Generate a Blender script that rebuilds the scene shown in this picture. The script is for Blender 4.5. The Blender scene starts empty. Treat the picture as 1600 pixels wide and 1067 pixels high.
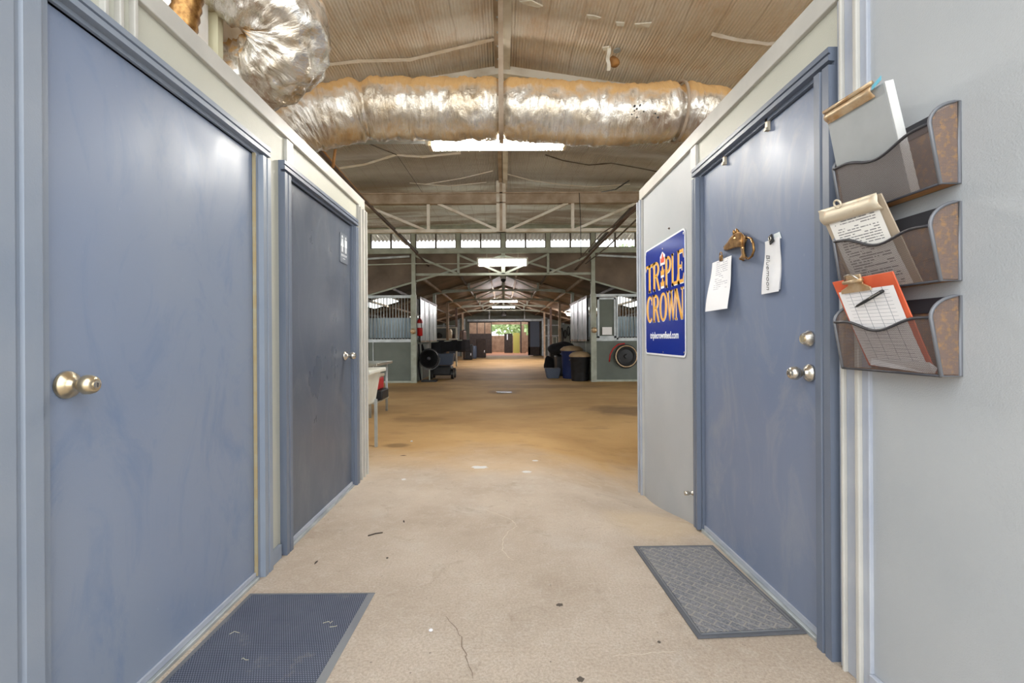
import bpy, bmesh, math, random
from mathutils import Vector, Matrix, noise
random.seed(7)
S = bpy.context.scene
C = S.collection
PI = math.pi
# ------------------------------------------------------------ camera, world, exposure
F = 700.0; CX = 787.0; CY = 530.0; ROLL = 0.006; EYE = 1.12
cam = bpy.data.objects.new('camera', bpy.data.cameras.new('camera')); C.objects.link(cam)
cam.location = (0, 0, EYE); cam.rotation_euler = (PI/2, ROLL, 0)
cam.data.lens = F/1600*36; cam.data.sensor_width = 36
cam.data.shift_x = (800-CX)/1600; cam.data.shift_y = (CY-533.5)/1600
cam.data.clip_start = 0.02
S.camera = cam
S.view_settings.view_transform = 'Standard'; S.view_settings.look = 'None'
S.view_settings.gamma = 1; S.view_settings.use_curve_mapping = False
S.view_settings.exposure = 0.35
W = bpy.data.worlds.new('sky'); S.world = W; W.use_nodes = True
bg = W.node_tree.nodes['Background']; bg.inputs[0].default_value = (0.93, 0.97, 1.0, 1); bg.inputs[1].default_value = 3.0
TUBE_E = 105.0

def W3(px, py, Y):
    """world point seen at pixel (px,py) at depth Y"""
    x = px-CX; y = py-CY
    x, y = x-ROLL*y, y+ROLL*x
    return Vector((x*Y/F, Y, EYE-y*Y/F))

# ------------------------------------------------------------ materials
def lin(c):
    c = c/255.0
    return c/12.92 if c <= 0.04045 else ((c+0.055)/1.055)**2.4
def L(rgb): return (lin(rgb[0]), lin(rgb[1]), lin(rgb[2]), 1)
class NT:
    def __init__(s, m):
        m.use_nodes = True; s.t = m.node_tree; s.n = s.t.nodes; s.l = s.t.links; s.b = s.n['Principled BSDF']
        s.tc = None
    def new(s, ty, **kw):
        n = s.n.new(ty)
        for k, v in kw.items(): setattr(n, k, v)
        return n
    def obj(s):
        if not s.tc: s.tc = s.new('ShaderNodeTexCoord')
        return s.tc.outputs['Object']
    def link(s, a, b): s.l.new(a, b)
    def mapping(s, sc, src=None):
        m = s.new('ShaderNodeMapping'); m.inputs['Scale'].default_value = sc
        s.link(src or s.obj(), m.inputs[0]); return m.outputs[0]
    def noise(s, scale, detail=4, sc=(1,1,1), rough=.55, dist=0, src=None):
        n = s.new('ShaderNodeTexNoise'); n.inputs['Scale'].default_value = scale; n.inputs['Detail'].default_value = detail
        n.inputs['Roughness'].default_value = rough; n.inputs['Distortion'].default_value = dist
        s.link(s.mapping(sc, src), n.inputs['Vector']); return n.outputs[0]
    def ramp(s, f, a, b, ca=(0,0,0,1), cb=(1,1,1,1)):
        r = s.new('ShaderNodeValToRGB'); e = r.color_ramp.elements
        e[0].position = a; e[1].position = b; e[0].color = ca; e[1].color = cb
        s.link(f, r.inputs[0]); return r.outputs[0]
    def mix(s, f, a, b, mode='MIX'):
        m = s.new('ShaderNodeMix', data_type='RGBA', blend_type=mode)
        for i, v in ((0, f), (6, a), (7, b)):
            if isinstance(v, (int, float, tuple)): m.inputs[i].default_value = v
            else: s.link(v, m.inputs[i])
        return m.outputs[2]
    def math(s, op, a, b=0.0, c=None):
        m = s.new('ShaderNodeMath', operation=op)
        for i, v in ((0, a), (1, b), (2, c)):
            if v is None: continue
            if isinstance(v, (int, float)): m.inputs[i].default_value = v
            else: s.link(v, m.inputs[i])
        return m.outputs[0]
    def bump(s, h, strength, dist=0.01):
        b = s.new('ShaderNodeBump'); b.inputs['Strength'].default_value = strength; b.inputs['Distance'].default_value = dist
        s.link(h, b.inputs['Height'])
        prev = s.b.inputs['Normal'].links
        if prev: s.link(prev[0].from_socket, b.inputs['Normal'])
        s.link(b.outputs[0], s.b.inputs['Normal'])
M = {}
def mat(name, rgb, rough=.6, metal=0, rgb2=None, vs=3, det=5, lo=.35, hi=.65, sc=(1,1,1), bump=0, bs=60, emit=0, spec=None):
    m = bpy.data.materials.new(name); M[name] = m; t = NT(m)
    t.b.inputs['Roughness'].default_value = rough; t.b.inputs['Metallic'].default_value = metal
    t.b.inputs['Base Color'].default_value = L(rgb)
    if spec is not None: t.b.inputs['Specular IOR Level'].default_value = spec
    if rgb2:
        f = t.ramp(t.noise(vs, det, sc), lo, hi)
        t.link(t.mix(f, L(rgb), L(rgb2)), t.b.inputs['Base Color'])
    if bump: t.bump(t.noise(bs, 3), bump, .002)
    if emit:
        t.b.inputs['Emission Color'].default_value = L(rgb); t.b.inputs['Emission Strength'].default_value = emit
    return m

def door_paint(name, a, b, c, rough=.38):
    m = mat(name, a, rough); t = NT(m)
    big = t.ramp(t.noise(1.1, 3, (1, 1, .6)), .35, .68)
    col = t.mix(big, L(a), L(b))
    smear = t.ramp(t.noise(4, 8, (1, 1, .45), .7, 1.5), .5, .68)
    col = t.mix(t.math('MULTIPLY', smear, .6), col, L(c))
    scr = t.ramp(t.noise(38, 3, (1, 1, .3), .7, 2), .72, .76)
    col = t.mix(t.math('MULTIPLY', scr, .35), col, L((185, 192, 205)))
    t.link(col, t.b.inputs['Base Color'])
    t.link(t.ramp(t.noise(3, 6, (1, 1, .5)), .3, .75, (rough-.1,)*3+(1,), (rough+.2,)*3+(1,)), t.b.inputs['Roughness'])
    t.bump(t.noise(420, 2), .12, .0015)
    return m
door_paint('door_left_paint', (124, 137, 161), (138, 147, 162), (106, 125, 156), .38)
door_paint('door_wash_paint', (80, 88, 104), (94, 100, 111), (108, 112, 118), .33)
door_paint('door_right_paint', (112, 125, 152), (125, 134, 154), (142, 147, 158), .40)
mat('frame_paint', (128, 139, 155), .42, 0, (140, 148, 160), 2, bump=.15, bs=200)
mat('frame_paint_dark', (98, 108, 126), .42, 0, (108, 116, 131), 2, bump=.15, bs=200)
def panel(name, a, b, c):
    m = mat(name, a, .5); t = NT(m)
    f = t.ramp(t.noise(1.6, 4), .35, .65)
    col = t.mix(f, L(a), L(b))
    dirt = t.ramp(t.noise(3, 9, (1, 1, .25), .7, 1), .6, .8)
    col = t.mix(t.math('MULTIPLY', dirt, .35), col, L(c))
    t.link(col, t.b.inputs['Base Color'])
    v = t.new('ShaderNodeTexVoronoi'); v.inputs['Scale'].default_value = 240; t.link(t.obj(), v.inputs['Vector'])
    t.bump(v.outputs['Distance'], .35, .0012)
panel('panel_cream', (184, 184, 172), (192, 191, 178), (168, 170, 152))
panel('panel_grey', (168, 172, 176), (176, 179, 182), (158, 163, 170))
mat('trim_cream', (196, 193, 186), .45, 0, (182, 180, 174), 4, bump=.1, bs=150)
mat('trim_grey', (178, 182, 190), .45, 0, (160, 166, 180), 4)
mat('seal_tan', (170, 160, 132), .7, 0, (170, 150, 110), 20)
def concrete():
    m = mat('floor_concrete', (190, 175, 155), .75); t = NT(m)
    geo = t.new('ShaderNodeNewGeometry'); P = geo.outputs['Position']
    sep = t.new('ShaderNodeSeparateXYZ'); t.link(P, sep.inputs[0]); X, Y = sep.outputs[0], sep.outputs[1]
    n1 = t.ramp(t.noise(1.4, 6, src=P), .35, .68)
    near = t.mix(n1, L((200, 186, 170)), L((172, 156, 139)))
    pale = t.ramp(t.noise(2.3, 7, rough=.65, src=P), .55, .75)
    near = t.mix(t.math('MULTIPLY', pale, .7), near, L((205, 198, 188)))
    blot = t.ramp(t.noise(4.5, 9, rough=.72, dist=.8, src=P), .56, .74)
    near = t.mix(t.math('MULTIPLY', blot, .6), near, L((142, 124, 104)))
    near = t.mix(t.math('MULTIPLY', t.ramp(t.noise(16, 8, rough=.75, dist=.5, src=P), .5, .7), .45), near, L((208, 200, 188)))
    far = t.mix(t.ramp(t.noise(1.1, 7, (.7, 1, 1), src=P), .35, .7), L((200, 164, 112)), L((172, 136, 86)))
    far = t.mix(t.math('MULTIPLY', t.ramp(t.noise(3.5, 8, (.5, 1.3, 1), .7, src=P), .55, .75), .5), far, L((122, 94, 60)))
    # dirt carried out of the barn: boundary near y = 4.4 m, wandering
    w = t.math('ADD', Y, t.math('MULTIPLY', t.noise(1.2, 6, src=P), 1.7))
    bd = t.ramp(t.math('MULTIPLY', t.math('SUBTRACT', w, 4.35), .75), 0, 1)
    col = t.mix(bd, near, far)
    fine = t.ramp(t.noise(95, 5, rough=.8, src=P), .38, .66)
    nearf = t.math('SUBTRACT', 1.0, t.ramp(t.math('MULTIPLY', Y, .25), .3, 1.0))
    col = t.mix(t.math('MULTIPLY', t.math('MULTIPLY', fine, nearf), .7), col, L((132, 116, 100)))
    spk = t.ramp(t.noise(42, 3, rough=.6, src=P), .70, .74)
    col = t.mix(t.math('MULTIPLY', spk, .7), col, L((84, 74, 64)))
    def blob(cx, cy, rx, ry):
        dx = t.math('DIVIDE', t.math('SUBTRACT', X, cx), rx); dy = t.math('DIVIDE', t.math('SUBTRACT', Y, cy), ry)
        d = t.math('SQRT', t.math('ADD', t.math('MULTIPLY', dx, dx), t.math('MULTIPLY', dy, dy)))
        d = t.math('ADD', d, t.math('MULTIPLY', t.math('SUBTRACT', t.noise(2.5, 5, src=P), .5), 1.1))
        return t.ramp(d, .55, 1.15, (1, 1, 1, 1), (0, 0, 0, 1))
    for (cx, cy, rx, ry, k, c) in ((1.95, 7.0, .8, .6, .62, (84, 60, 38)), (-1.15, 4.75, .16, .12, .6, (90, 64, 32)),
                                  (-1.2, 6.3, .5, .3, .35, (110, 84, 50)), (-2.2, 10.2, 1.2, .8, .4, (80, 60, 40)), (0, 9.55, .4, .5, .45, (96, 76, 50)),
                                  (1.0, 10.6, 2.2, .5, .35, (100, 80, 56)), (0, 12.6, 2.0, .5, .35, (100, 78, 52)), (0, 16.0, 1.5, .7, .3, (110, 84, 56)),
                                  (1.75, 3.9, .5, .4, .5, (170, 140, 100)), (.95, 2.75, .35, .35, .4, (206, 184, 150))):
        col = t.mix(t.math('MULTIPLY', blob(cx, cy, rx, ry), k), col, L(c))
    # rust-brown earth in the far passage
    t.link(t.mix(t.ramp(t.math('MULTIPLY', t.math('SUBTRACT', Y, 29.5), 1.0), 0, 1), col, L((150, 92, 56))), t.b.inputs['Base Color'])
    t.bump(t.noise(70, 6, rough=.75, src=P), .7, .005)
    t.bump(t.noise(6, 4, src=P), .2, .01)
concrete()
mat('grass_earth', (140, 134, 100), .9, 0, (120, 126, 84), 1)
def foil_ceiling():
    m = mat('ceiling_foil', (170, 155, 135), .45, .12); t = NT(m)
    geo = t.new('ShaderNodeNewGeometry'); P = geo.outputs['Position']
    a = t.ramp(t.noise(.9, 6, (1, .7, 1), src=P), .32, .7)
    col = t.mix(a, L((240, 234, 226)), L((226, 210, 190)))
    r = t.ramp(t.noise(1.7, 9, (1, .6, 1), .75, src=P), .46, .68)
    col = t.mix(t.math('MULTIPLY', r, .6), col, L((206, 164, 114)))
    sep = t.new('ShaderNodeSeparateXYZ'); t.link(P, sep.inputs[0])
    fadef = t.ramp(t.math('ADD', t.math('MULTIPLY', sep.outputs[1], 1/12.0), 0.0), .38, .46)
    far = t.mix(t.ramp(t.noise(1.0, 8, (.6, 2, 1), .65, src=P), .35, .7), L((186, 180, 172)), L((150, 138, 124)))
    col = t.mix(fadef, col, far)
    silver = t.ramp(t.math('MULTIPLY', sep.outputs[1], 1/12.0), .70, .715)  # silver foil bay, with the clerestory light on it painted in as paler colour
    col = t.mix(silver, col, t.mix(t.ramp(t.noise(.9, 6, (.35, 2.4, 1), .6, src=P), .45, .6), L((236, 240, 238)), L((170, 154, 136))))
    w = t.new('ShaderNodeTexWave', wave_type='BANDS', bands_direction='X', wave_profile='SIN'); w.inputs['Scale'].default_value = 11
    w.inputs['Distortion'].default_value = .6; w.inputs['Detail'].default_value = 2; t.link(P, w.inputs['Vector'])
    w2 = t.new('ShaderNodeTexWave', wave_type='BANDS', bands_direction='X'); w2.inputs['Scale'].default_value = 1.1
    w2.inputs['Distortion'].default_value = 1.2; t.link(P, w2.inputs['Vector'])
    line = t.ramp(w2.outputs[1], .99, .999)
    col = t.mix(t.math('MULTIPLY', line, .25), col, L((118, 84, 50)))
    t.link(col, t.b.inputs['Base Color'])
    t.bump(w.outputs[1], .9, .008); t.bump(t.noise(9, 5, (1, 2, 1), src=P), .35, .02)
foil_ceiling()
def foil_duct(name, dust=.62):
    m = mat(name, (205, 200, 190), .26, .9); t = NT(m)
    geo = t.new('ShaderNodeNewGeometry'); sep = t.new('ShaderNodeSeparateXYZ'); t.link(geo.outputs['Normal'], sep.inputs[0])
    nz = t.math('ADD', sep.outputs[2], t.math('MULTIPLY', t.math('SUBTRACT', t.noise(6, 7, rough=.7), .5), .9))
    d = t.ramp(nz, .0, .42)
    base = t.mix(t.ramp(t.noise(4, 6), .4, .7), L((226, 222, 214)), L((196, 178, 150)))
    rust = t.ramp(t.noise(7, 7, (1, 1, 1), .7, 1), .62, .78)
    base = t.mix(t.math('MULTIPLY', rust, .55), base, L((170, 122, 70)))
    t.link(t.mix(d, base, L((206, 164, 108))), t.b.inputs['Base Color'])
    t.link(t.math('SUBTRACT', .88, t.math('MULTIPLY', d, .85)), t.b.inputs['Metallic'])
    t.link(t.math('ADD', .24, t.math('MULTIPLY', d, .6)), t.b.inputs['Roughness'])
    uvs = t.new('ShaderNodeTexCoord').outputs['UV']
    t.bump(t.noise(1, 6, (30, 7, 1), .6, 1.2, src=uvs), .75, .014); t.bump(t.noise(24, 5, (1, 1, 1), .6, 1.5), .3, .01)
foil_duct('duct_foil')
mat('foil_bright', (250, 248, 244), .3, .25, (238, 230, 218), 8, bump=.6, bs=60)
mat('insulation_white', (240, 238, 230), .9, 0, (220, 212, 196), 12, bump=.6, bs=40)
mat('steel_cream', (214, 208, 196), .6, .0, (168, 150, 124), 3, 7, .45, .75)
mat('steel_dusty', (176, 158, 138), .65, .0, (142, 122, 100), 4, 7)
mat('steel_grey', (172, 178, 166), .55, .0, (150, 154, 140), 5)
mat('steel_galv', (190, 196, 198), .4, .4, (160, 166, 168), 6)
mat('steel_dark', (96, 88, 78), .6, .2, (70, 60, 50), 4)
mat('pipe_rust', (150, 104, 62), .6, .2, (190, 140, 84), 8)
mat('pipe_brown', (98, 78, 66), .6, .1, (70, 56, 50), 5)
mat('roof_brown', (122, 106, 92), .7, .0, (84, 72, 62), 1.2, 7)
mat('roof_tin', (220, 222, 218), .4, .2, (196, 198, 192), 3)
mat('stall_green', (104, 112, 104), .55, 0, (92, 100, 92), 2)
mat('stall_metal', (176, 182, 184), .38, .35, (146, 150, 154), 3)
mat('corrugated_blue', (196, 210, 222), .4, .1, (170, 186, 198), 2)
mat('dark_wood', (58, 44, 36), .7, 0, (40, 30, 26), 6)
mat('wall_sage', (118, 124, 112), .65, 0, (104, 108, 100), 2)
mat('wall_grey', (120, 126, 126), .6, 0, (104, 108, 108), 2)
mat('black_plastic', (22, 23, 26), .45, 0, (34, 36, 40), 8)
mat('black_cloth', (14, 14, 18), .9, 0, (24, 24, 30), 8, bump=.4, bs=30)
mat('blue_plastic', (22, 38, 86), .45, 0, (30, 48, 98), 6)
mat('slate_plastic', (72, 84, 104), .5)
mat('lid_beige', (172, 150, 118), .7, 0, (150, 124, 92), 5)
mat('red_gloss', (190, 24, 26), .35)
mat('red_cooler', (196, 30, 36), .45)
mat('white_gloss', (232, 232, 226), .35)
mat('white_plastic', (222, 224, 216), .4, 0, (205, 206, 196), 5)
mat('stainless', (196, 200, 196), .3, .8)
mat('brown_card', (164, 112, 58), .8)
mat('brass', (176, 136, 82), .3, .85, (120, 84, 48), 40, 4)
mat('nickel', (205, 200, 190), .24, .95)
mat('brass_satin', (206, 190, 160), .28, .92)
mat('clip_steel', (214, 196, 168), .35, .5, (186, 150, 108), 25)
mat('clip_cream', (214, 202, 180), .45, .3, (190, 140, 90), 25, lo=.6, hi=.8)
mat('alu_case', (176, 180, 182), .42, .35, (184, 188, 190), 10)
mat('alu_edge', (232, 232, 230), .4, .2)
mat('board_brown', (176, 160, 140), .6)
mat('board_orange', (224, 108, 72), .5, 0, (206, 88, 56), 9)
mat('wire_dark', (62, 62, 68), .45, .3)
mat('wire_grey', (118, 120, 126), .45, .3)
mat('paper', (238, 238, 240), .8, 0, (228, 228, 232), 10)
mat('cyan_tape', (110, 190, 214), .5)
mat('ink', (40, 40, 46), .8)
mat('sign_white', (240, 242, 246), .3)
mat('sign_blue', (10, 40, 140), .16, 0, spec=.6)
mat('sign_gold', (232, 172, 60), .35)
mat('sign_red', (226, 78, 40), .35)
mat('plaque_grey', (112, 118, 128), .35)
mat('rubber_mat', (84, 86, 92), .75, 0, (100, 101, 106), 7, 7, .45, .75)
mat('rubber_edge', (104, 107, 114), .7, 0, (120, 122, 124), 5)
mat('foliage', (150, 176, 120), .8, 0, (190, 206, 160), 6)
mat('earth', (206, 200, 188), .9, 0, (190, 184, 168), 1)  # pale tone chosen so the apron reflects light up into the barn
mat('glass_frost', (235, 240, 240), .2)
mat('yellow_panel', (176, 168, 84), .6)
mat('tan_panel', (150, 120, 96), .6, 0, (124, 94, 72), 3)
mat('pebble', (84, 76, 68), .9)
mat('paint_spot', (214, 214, 214), .7)
mat('red_hose', (176, 28, 32), .4)
mat('lamp_tube', (255, 250, 240), .5, emit=TUBE_E)
mat('lamp_tube_far', (255, 248, 248), .5, emit=TUBE_E*1.6)
mat('lamp_diffuser', (250, 248, 240), .4, emit=6)
mat('kick_tape', (206, 200, 170), .6)
def mesh_mat(name, rgb, cover):
    m = mat(name, rgb, .5, .3); t = NT(m)
    sep = t.new('ShaderNodeSeparateXYZ'); t.link(t.obj(), sep.inputs[0])
    u = t.math('ADD', sep.outputs[0], sep.outputs[1])
    k = 2*PI/.0026
    a = t.math('ABSOLUTE', t.math('SINE', t.math('MULTIPLY', u, k/2))); b = t.math('ABSOLUTE', t.math('SINE', t.math('MULTIPLY', sep.outputs[2], k/2)))
    mn = t.math('MINIMUM', a, b)
    t.link(t.math('LESS_THAN', mn, cover), t.b.inputs['Alpha'])
mesh_mat('wire_mesh', (112, 98, 94), .47)
mesh_mat('wire_mesh_side', (150, 128, 112), .72)
t_ = NT(M['wire_mesh_side']); t_.link(t_.mix(t_.ramp(t_.noise(55, 5), .5, .62), L((142, 122, 112)), L((176, 140, 104))), t_.b.inputs['Base Color'])
def glass():
    m = bpy.data.materials.new('clear_glass'); M['clear_glass'] = m; m.use_nodes = True
    n = m.node_tree.nodes; l = m.node_tree.links; out = n['Material Output']
    tr = n.new('ShaderNodeBsdfTransparent'); gl = n.new('ShaderNodeBsdfGlossy'); gl.inputs['Roughness'].default_value = .05
    mx = n.new('ShaderNodeMixShader'); mx.inputs[0].default_value = .06
    l.new(tr.outputs[0], mx.inputs[1]); l.new(gl.outputs[0], mx.inputs[2]); l.new(mx.outputs[0], out.inputs[0])
glass()
def stripes_mat(name, rgb, ink, period, duty, axis=2, cols=0, u0=.1, u1=.9, v0=.04):
    """paper with rows of illegible printed lines"""
    m = mat(name, rgb, .8); t = NT(m)
    tc = t.new('ShaderNodeTexCoord'); sep = t.new('ShaderNodeSeparateXYZ'); t.link(tc.outputs['UV'], sep.inputs[0])
    u, v = sep.outputs[0], sep.outputs[1]
    f = t.math('FRACT', t.math('MULTIPLY', v, period))
    row = t.math('FLOOR', t.math('MULTIPLY', v, period))
    line = t.math('LESS_THAN', f, duty)
    inn = t.math('MULTIPLY', t.math('MULTIPLY', t.math('GREATER_THAN', u, u0), t.math('LESS_THAN', u, u1)), t.math('GREATER_THAN', v, v0))
    if cols:
        g = t.math('LESS_THAN', t.math('FRACT', t.math('MULTIPLY', u, cols)), .05)
        tot = t.math('MAXIMUM', line, g); tot = t.math('MULTIPLY', tot, inn)
    else:
        cmb = t.new('ShaderNodeCombineXYZ'); t.link(t.math('MULTIPLY', u, 26), cmb.inputs[0]); t.link(t.math('MULTIPLY', row, 7.3), cmb.inputs[1])
        nz = t.new('ShaderNodeTexNoise'); nz.inputs['Scale'].default_value = 1.0; t.link(cmb.outputs[0], nz.inputs['Vector'])
        cmb2 = t.new('ShaderNodeCombineXYZ'); t.link(t.math('MULTIPLY', u, 2.2), cmb2.inputs[0]); t.link(t.math('MULTIPLY', row, 3.1), cmb2.inputs[1])
        nz2 = t.new('ShaderNodeTexNoise'); nz2.inputs['Scale'].default_value = 1.0; t.link(cmb2.outputs[0], nz2.inputs['Vector'])
        word = t.math('MULTIPLY', t.math('GREATER_THAN', nz.outputs[0], .42), t.math('GREATER_THAN', nz2.outputs[0], .44))
        tot = t.math('MULTIPLY', t.math('MULTIPLY', line, word), inn)
    t.link(t.mix(t.math('MULTIPLY', tot, .75), L(rgb), L(ink)), t.b.inputs['Base Color'])
stripes_mat('paper_letter', (236, 234, 230), (60, 60, 70), 30, .4)
stripes_mat('paper_notice', (244, 244, 247), (150, 150, 166), 24, .3, u0=.25, u1=.85, v0=.42)
stripes_mat('paper_form', (238, 236, 238), (110, 116, 130), 22, .09, cols=5)
def weave_mat():
    m = mat('woven_mat', (104, 104, 108), .9); t = NT(m)
    mp = t.new('ShaderNodeMapping'); mp.inputs['Rotation'].default_value = (0, 0, PI/4); t.link(t.obj(), mp.inputs[0])
    br = t.new('ShaderNodeTexBrick'); br.offset = .5; br.inputs['Scale'].default_value = 1; br.inputs['Brick Width'].default_value = .085
    br.inputs['Row Height'].default_value = .036; br.inputs['Mortar Size'].default_value = .0035; br.inputs['Mortar Smooth'].default_value = .3
    t.link(mp.outputs[0], br.inputs['Vector'])
    n = t.ramp(t.noise(160, 3), .3, .7)
    base = t.mix(n, L((82, 84, 92)), L((136, 136, 140)))
    dust = t.ramp(t.noise(4, 4), .4, .7)
    base = t.mix(t.math('MULTIPLY', dust, .35), base, L((146, 142, 136)))
    t.link(t.mix(t.math('MULTIPLY', br.outputs['Fac'], .55), base, L((160, 154, 142))), t.b.inputs['Base Color'])
    t.bump(t.math('SUBTRACT', 1.0, br.outputs['Fac']), .6, .004); t.bump(t.noise(300, 2), .3, .002)
weave_mat()
def grid_mat():
    m = mat('scraper_mat', (52, 60, 78), .7); t = NT(m)
    sep = t.new('ShaderNodeSeparateXYZ'); t.link(t.obj(), sep.inputs[0])
    k = PI/.0085
    row = t.math('FLOOR', t.math('DIVIDE', sep.outputs[1], .0085))
    sh = t.math('MULTIPLY', t.math('MODULO', row, 2.0), .00425)
    a = t.math('ABSOLUTE', t.math('SINE', t.math('MULTIPLY', t.math('ADD', sep.outputs[0], sh), k))); b = t.math('ABSOLUTE', t.math('SINE', t.math('MULTIPLY', sep.outputs[1], k)))
    st = t.ramp(t.math('MULTIPLY', a, b), .35, .7)
    base = t.mix(t.ramp(t.noise(6, 7, rough=.7), .4, .7), L((44, 52, 70)), L((64, 70, 84)))
    d = t.ramp(t.noise(9, 8, rough=.75), .58, .72)
    base = t.mix(t.math('MULTIPLY', d, .5), base, L((150, 140, 124)))
    t.link(t.mix(st, base, L((112, 118, 134))), t.b.inputs['Base Color'])
    t.bump(st, .6, .004)
grid_mat()

# ------------------------------------------------------------ object helpers
def tag(o, label=None, cat=None, group=None, kind=None):
    if label: o['label'] = label
    if cat: o['category'] = cat
    if group: o['group'] = group
    if kind: o['kind'] = kind
    return o
def empty(name, loc, label, cat, group=None, rz=0):
    o = bpy.data.objects.new(name, None); C.objects.link(o); o.location = loc; o.rotation_euler.z = rz
    o.empty_display_size = .1
    return tag(o, label, cat, group)
def org(p):
    v = Vector((0, 0, 0))
    while p is not None: v += p.location; p = p.parent
    return v
class MB:
    def __init__(s): s.b = bmesh.new(); s.uv = s.b.loops.layers.uv.new('uv')
    def face(s, pts, uvs=None):
        vs = [s.b.verts.new(p) for p in pts]
        try: f = s.b.faces.new(vs)
        except ValueError: return
        if uvs:
            for l, u in zip(f.loops, uvs): l[s.uv].uv = u
        return f
    def box(s, x0, x1, y0, y1, z0, z1):
        v = [s.b.verts.new((x, y, z)) for x in (x0, x1) for y in (y0, y1) for z in (z0, z1)]
        for q in ((0,1,3,2), (4,6,7,5), (0,4,5,1), (2,3,7,6), (0,2,6,4), (1,5,7,3)): s.b.faces.new([v[i] for i in q])
        return s
    def bar(s, p, q, w, h, up=(0, 0, 1)):
        p = Vector(p); q = Vector(q); d = (q-p).normalized(); up = Vector(up)
        if abs(d.dot(up)) > .98: up = Vector((0, 1, 0))
        r = d.cross(up).normalized(); u = r.cross(d).normalized()
        v = []
        for c in (p, q):
            for a, b in ((-1,-1), (1,-1), (1,1), (-1,1)): v.append(s.b.verts.new(c+r*a*w/2+u*b*h/2))
        for i in range(4): s.b.faces.new([v[i], v[(i+1)%4], v[4+(i+1)%4], v[4+i]])
        s.b.faces.new(v[3::-1]); s.b.faces.new(v[4:]); return s
    def tube(s, pts, r, n=10, caps=True, closed=False):
        pts = [Vector(p) for p in pts]; N = len(pts); rings = []
        rr = r if hasattr(r, '__len__') else [r]*N
        prev = None
        for i, p in enumerate(pts):
            if closed: d = pts[(i+1)%N]-pts[i-1]
            else: d = pts[min(i+1, N-1)]-pts[max(i-1, 0)]
            d.normalize()
            if prev is None:
                a = Vector((0, 0, 1)) if abs(d.z) < .9 else Vector((1, 0, 0))
                u = d.cross(a).normalized()
            else: u = (prev-d*prev.dot(d)).normalized()
            prev = u; v = d.cross(u)
            rings.append([s.b.verts.new(p+u*rr[i]*math.cos(2*PI*k/n)+v*rr[i]*math.sin(2*PI*k/n)) for k in range(n)])
        for i in range(N if closed else N-1):
            a, b = rings[i], rings[(i+1)%N]
            for k in range(n): s.b.faces.new([a[k], a[(k+1)%n], b[(k+1)%n], b[k]])
        if caps and not closed: s.b.faces.new(rings[0][::-1]); s.b.faces.new(rings[-1])
        return s
    def lathe(s, prof, o=(0,0,0), d=(0,0,1), n=24):
        """prof: (radius, height) along direction d from o"""
        o = Vector(o); d = Vector(d).normalized(); a = Vector((1, 0, 0)) if abs(d.x) < .9 else Vector((0, 1, 0))
        u = d.cross(a).normalized(); v = d.cross(u); rings = []
        for r, h in prof:
            rings.append([s.b.verts.new(o+d*h+(u*math.cos(2*PI*k/n)+v*math.sin(2*PI*k/n))*max(r, 1e-4)) for k in range(n)])
        for a, b in zip(rings, rings[1:]):
            for k in range(n): s.b.faces.new([a[k], a[(k+1)%n], b[(k+1)%n], b[k]])
        s.b.faces.new(rings[0][::-1]); s.b.faces.new(rings[-1]); return s
    def prism(s, poly, m, t0, t1):
        """poly in local xy, extruded t0..t1 along local z, placed by matrix m"""
        A = [s.b.verts.new(m @ Vector((x, y, t0))) for x, y in poly]; B = [s.b.verts.new(m @ Vector((x, y, t1))) for x, y in poly]
        n = len(poly)
        s.b.faces.new(A[::-1]); s.b.faces.new(B)
        for i in range(n): s.b.faces.new([A[i], A[(i+1)%n], B[(i+1)%n], B[i]])
        return s
    def grid(s, fn, nu, nv, uv=True):
        V = [[s.b.verts.new(fn(i/nu, j/nv)) for j in range(nv+1)] for i in range(nu+1)]
        for i in range(nu):
            for j in range(nv):
                f = s.b.faces.new([V[i][j], V[i+1][j], V[i+1][j+1], V[i][j+1]])
                if uv:
                    for l, (a, b) in zip(f.loops, ((i, j), (i+1, j), (i+1, j+1), (i, j+1))): l[s.uv].uv = (a/nu, b/nv)
        return s
    def build(s, name, m, parent=None, smooth=False, label=None, cat=None, group=None, kind=None, bevel=0, solid=0):
        bmesh.ops.recalc_face_normals(s.b, faces=s.b.faces[:]) if not getattr(s, 'keep', False) else None
        me = bpy.data.meshes.new(name)
        o = bpy.data.objects.new(name, me); C.objects.link(o)
        if parent is not None: off = org(parent); o.parent = parent
        else:
            vs = [v.co for v in s.b.verts]
            x = [v.x for v in vs]; y = [v.y for v in vs]; z = [v.z for v in vs]
            off = Vector(((min(x)+max(x))/2, (min(y)+max(y))/2, min(z))); o.location = off
        bmesh.ops.translate(s.b, verts=s.b.verts[:], vec=-off)
        s.b.to_mesh(me); s.b.free()
        me.materials.append(M[m] if isinstance(m, str) else m)
        if smooth:
            for p in me.polygons: p.use_smooth = True
        if bevel:
            mo = o.modifiers.new('bevel', 'BEVEL'); mo.width = bevel; mo.segments = 2; mo.limit_method = 'ANGLE'
        if solid:
            mo = o.modifiers.new('solid', 'SOLIDIFY'); mo.thickness = solid; mo.offset = 0
        return tag(o, label, cat, group, kind)
def local(p): return MB()
def dup(root, loc=None, rz=None, label=None):
    def rec(o, par):
        c = o.copy(); C.objects.link(c)
        if par: c.parent = par
        for ch in [x for x in bpy.data.objects if x.parent == o]: rec(ch, c)
        return c
    r = rec(root, None)
    if loc is not None: r.location = loc
    if rz is not None: r.rotation_euler.z = rz
    if label: r['label'] = label
    return r
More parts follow.
